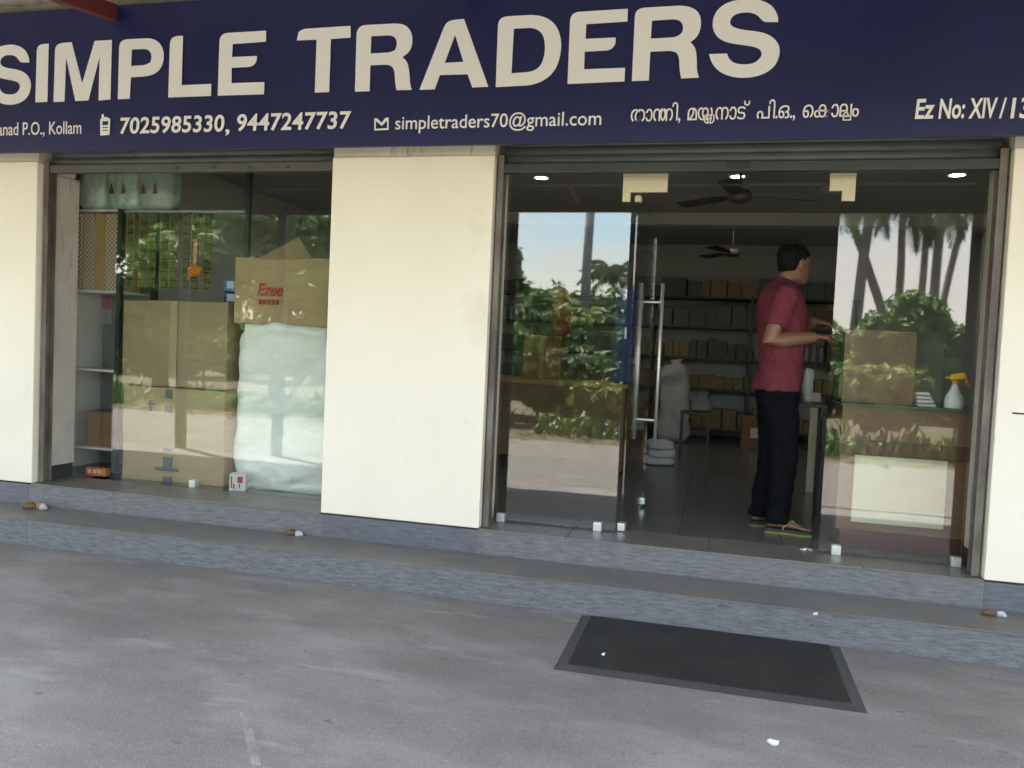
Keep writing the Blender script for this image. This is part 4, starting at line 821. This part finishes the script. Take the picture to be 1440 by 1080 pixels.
for k, (x, y, h, lab) in enumerate(((-12.5, -10.5, 2.2, 'leftmost roadside bush across the road'), (-9.6, -9.8, 1.9, 'roadside bush left of the blue wall'), (-6.6, -9.8, 2.0, 'roadside bush below the big dark tree'), (-3.8, -9.4, 1.9, 'roadside bush beside the blue wall'), (-1.2, -9.6, 1.5, 'low roadside bush opposite the entrance'), (.9, -9.4, 1.9, 'roadside bush straight behind the viewer'), (2.4, -9.9, 1.9, 'roadside bush left of the young tree'), (5.4, -9.7, 2.0, 'roadside bush right of the young tree'), (8.2, -9.8, 2.2, 'rightmost roadside bush across the road'))):
    tree('roadside_bush', lab, x, y, h, [(rr.uniform(-1.1, 1.1), rr.uniform(-.3, .3), rr.uniform(.35, .8)*h, .75, .5, .42) for _ in range(6)], 3600, .085, (LEAF3, LEAF)[k % 2], 50+k, 'bush', 'bushes along the road')
q = mir(828, 330, -16); pole = thing('utility_pole', 'thin grey utility pole across the road', 'pole', (q.x, -16, G)); obj('shaft', MB().tube([(0, 0, 0), (0, 0, 7.5)], [.15, .10], 10), mat('pole_concrete', (.2, .2, .2), .8), pole); obj('crossarm', MB().box((-.8, -.05, 6.9), (.8, .05, 7.0)), GREYST, pole)
q = mir(850, 490, -12); bw = thing('blue_wall', 'blue painted boundary wall behind the bushes across the road', 'wall', (q.x, -12.6, G)); part('panel', (-1.6, 0, 0), (1.6, .1, 1.5), mat('blue_wall_paint', (.05, .11, .32), .7, (.07, .14, .36), 3), bw); part('coping', (-1.65, -.04, 1.501), (1.65, .14, 1.57), PLASTER, bw)
# coconut palms
fr_ = MB(); rnd = random.Random(8)
pts = [Vector((2.6*t, 0, .75*math.sin(t*2.2)-1.15*t*t)) for t in [i/14 for i in range(15)]]
fr_.tube(pts, [.035-.03*i/14 for i in range(15)], 5)
for i in range(2, 58):
    t = i/58; p = Vector((2.6*t, 0, .75*math.sin(t*2.2)-1.15*t*t)); ln_ = .75*math.sin(math.pi*(.12+.86*t))+.08
    for s in (-1, 1):
        d = Vector((.55, s*.75, -.55+rnd.uniform(-.25, .1))).normalized(); w_ = Vector((.022, 0, .008))
        fr_.add([p-w_, p+w_, p+d*ln_*.6+w_*.8-Vector((0, 0, .03)), p+d*ln_-Vector((0, 0, .16))], [(0, 1, 2, 3)])
frond = fr_.mesh('frond', PALM)
pl = [(1212, 360, -19, .05, 6.2), (1236, 360, -24, -.35, 7.2), (1268, 360, -27, .0, 7.8), (1300, 360, -30, .03, 8.2), (1318, 360, -22, .03, 6.9), (1332, 370, -34, .15, 8.6), (866, 380, -46, -.05, 6.0)]
labs = ['slim coconut palm at the left of the palm row', 'leaning coconut palm with thick trunk in the palm row', 'straight coconut palm in the middle of the palm row', 'thin far coconut palm right of the straight one', 'thick nearer coconut palm at the right of the palm row', 'farthest coconut palm at the right end of the palm row', 'far coconut palm beyond the utility pole']
for k, (px, py, Y, lean, h) in enumerate(pl):
    q = mir(px, py, Y); t = thing('coconut_palm', labs[k], 'palm', (q.x-lean*h*.45, Y, G), 0, 'coconut palms across the road')
    pts = [Vector((lean*h*(i/6)**1.2, .05*math.sin(i), h*i/6)) for i in range(7)]; obj('trunk', MB().tube(pts, [.20, .155, .145, .14, .135, .13, .12], 10), PBARK, t)
    for j in range(15):
        f = link('frond', frond, t); f.location = pts[-1]; f.rotation_euler = (rnd.uniform(-.2, .2), rnd.uniform(-.75, .55), 2*math.pi*j/15+rnd.uniform(-.15, .15)); sc = rnd.uniform(.8, 1.1); f.scale = (sc, sc, sc)
    nu = MB()
    for j in range(5): a = 1.3*j; nu.lathe([(.002, -.12), (.07, -.09), (.10, 0), (.06, .1), (.002, .12)], (pts[-1].x+.2*math.cos(a), pts[-1].y+.2*math.sin(a), h-.22), 8)
    obj('coconut_bunch', nu, mat('coconut', (.16, .17, .04), .5), t)

# the wood behind the bushes, read as one mass
blobs = []; r9 = random.Random(77)
for i in range(46):
    x = -24+i*.95; hh_ = 2.9+.9*noise.noise(Vector((x*.35, 2, 0)))-(.8 if x > 1.5 else 0)
    for z in (.6, 1.5, hh_-.5): blobs.append((x+r9.uniform(-.4, .4), -17.5+r9.uniform(-1, 1), z, 1.0, .8, .8))
wd_ = link('far_wood', leafcloud('far_wood', blobs, 17000, .17, LEAF3, 91)); wd_.location = (0, 0, G); wd_['kind'] = 'stuff'; wd_['label'] = 'dense green wood behind the bushes across the road'; wd_['category'] = 'wood'

wv = []; wf = []; r8 = random.Random(14)
for i in range(5200):
    x = r8.uniform(-15, 11); y = -7.7-abs(r8.gauss(0, .9)); hgt = r8.uniform(.08, .34)*(1 if r8.random() < .8 else 1.6)
    if noise.noise(Vector((x*.7, y*.9, 5))) < -.12: continue
    a = r8.uniform(0, 6.3); lx, ly = math.cos(a)*hgt*.6, math.sin(a)*hgt*.6; wx, wy = -math.sin(a)*.02, math.cos(a)*.02; k = len(wv)
    wv += [(x-wx, y-wy, G), (x+wx, y+wy, G), (x+lx*.4+wx*1.5, y+ly*.4+wy*1.5, G+hgt*.7), (x+lx, y+ly, G+hgt), (x+lx*.4-wx*1.5, y+ly*.4-wy*1.5, G+hgt*.7)]; wf.append((k, k+1, k+2, k+3, k+4))
we = obj('verge_weeds', MB().add(wv, wf), LEAF); we['kind'] = 'stuff'; we['label'] = 'low green weeds growing on the verge across the road'; we['category'] = 'weeds'
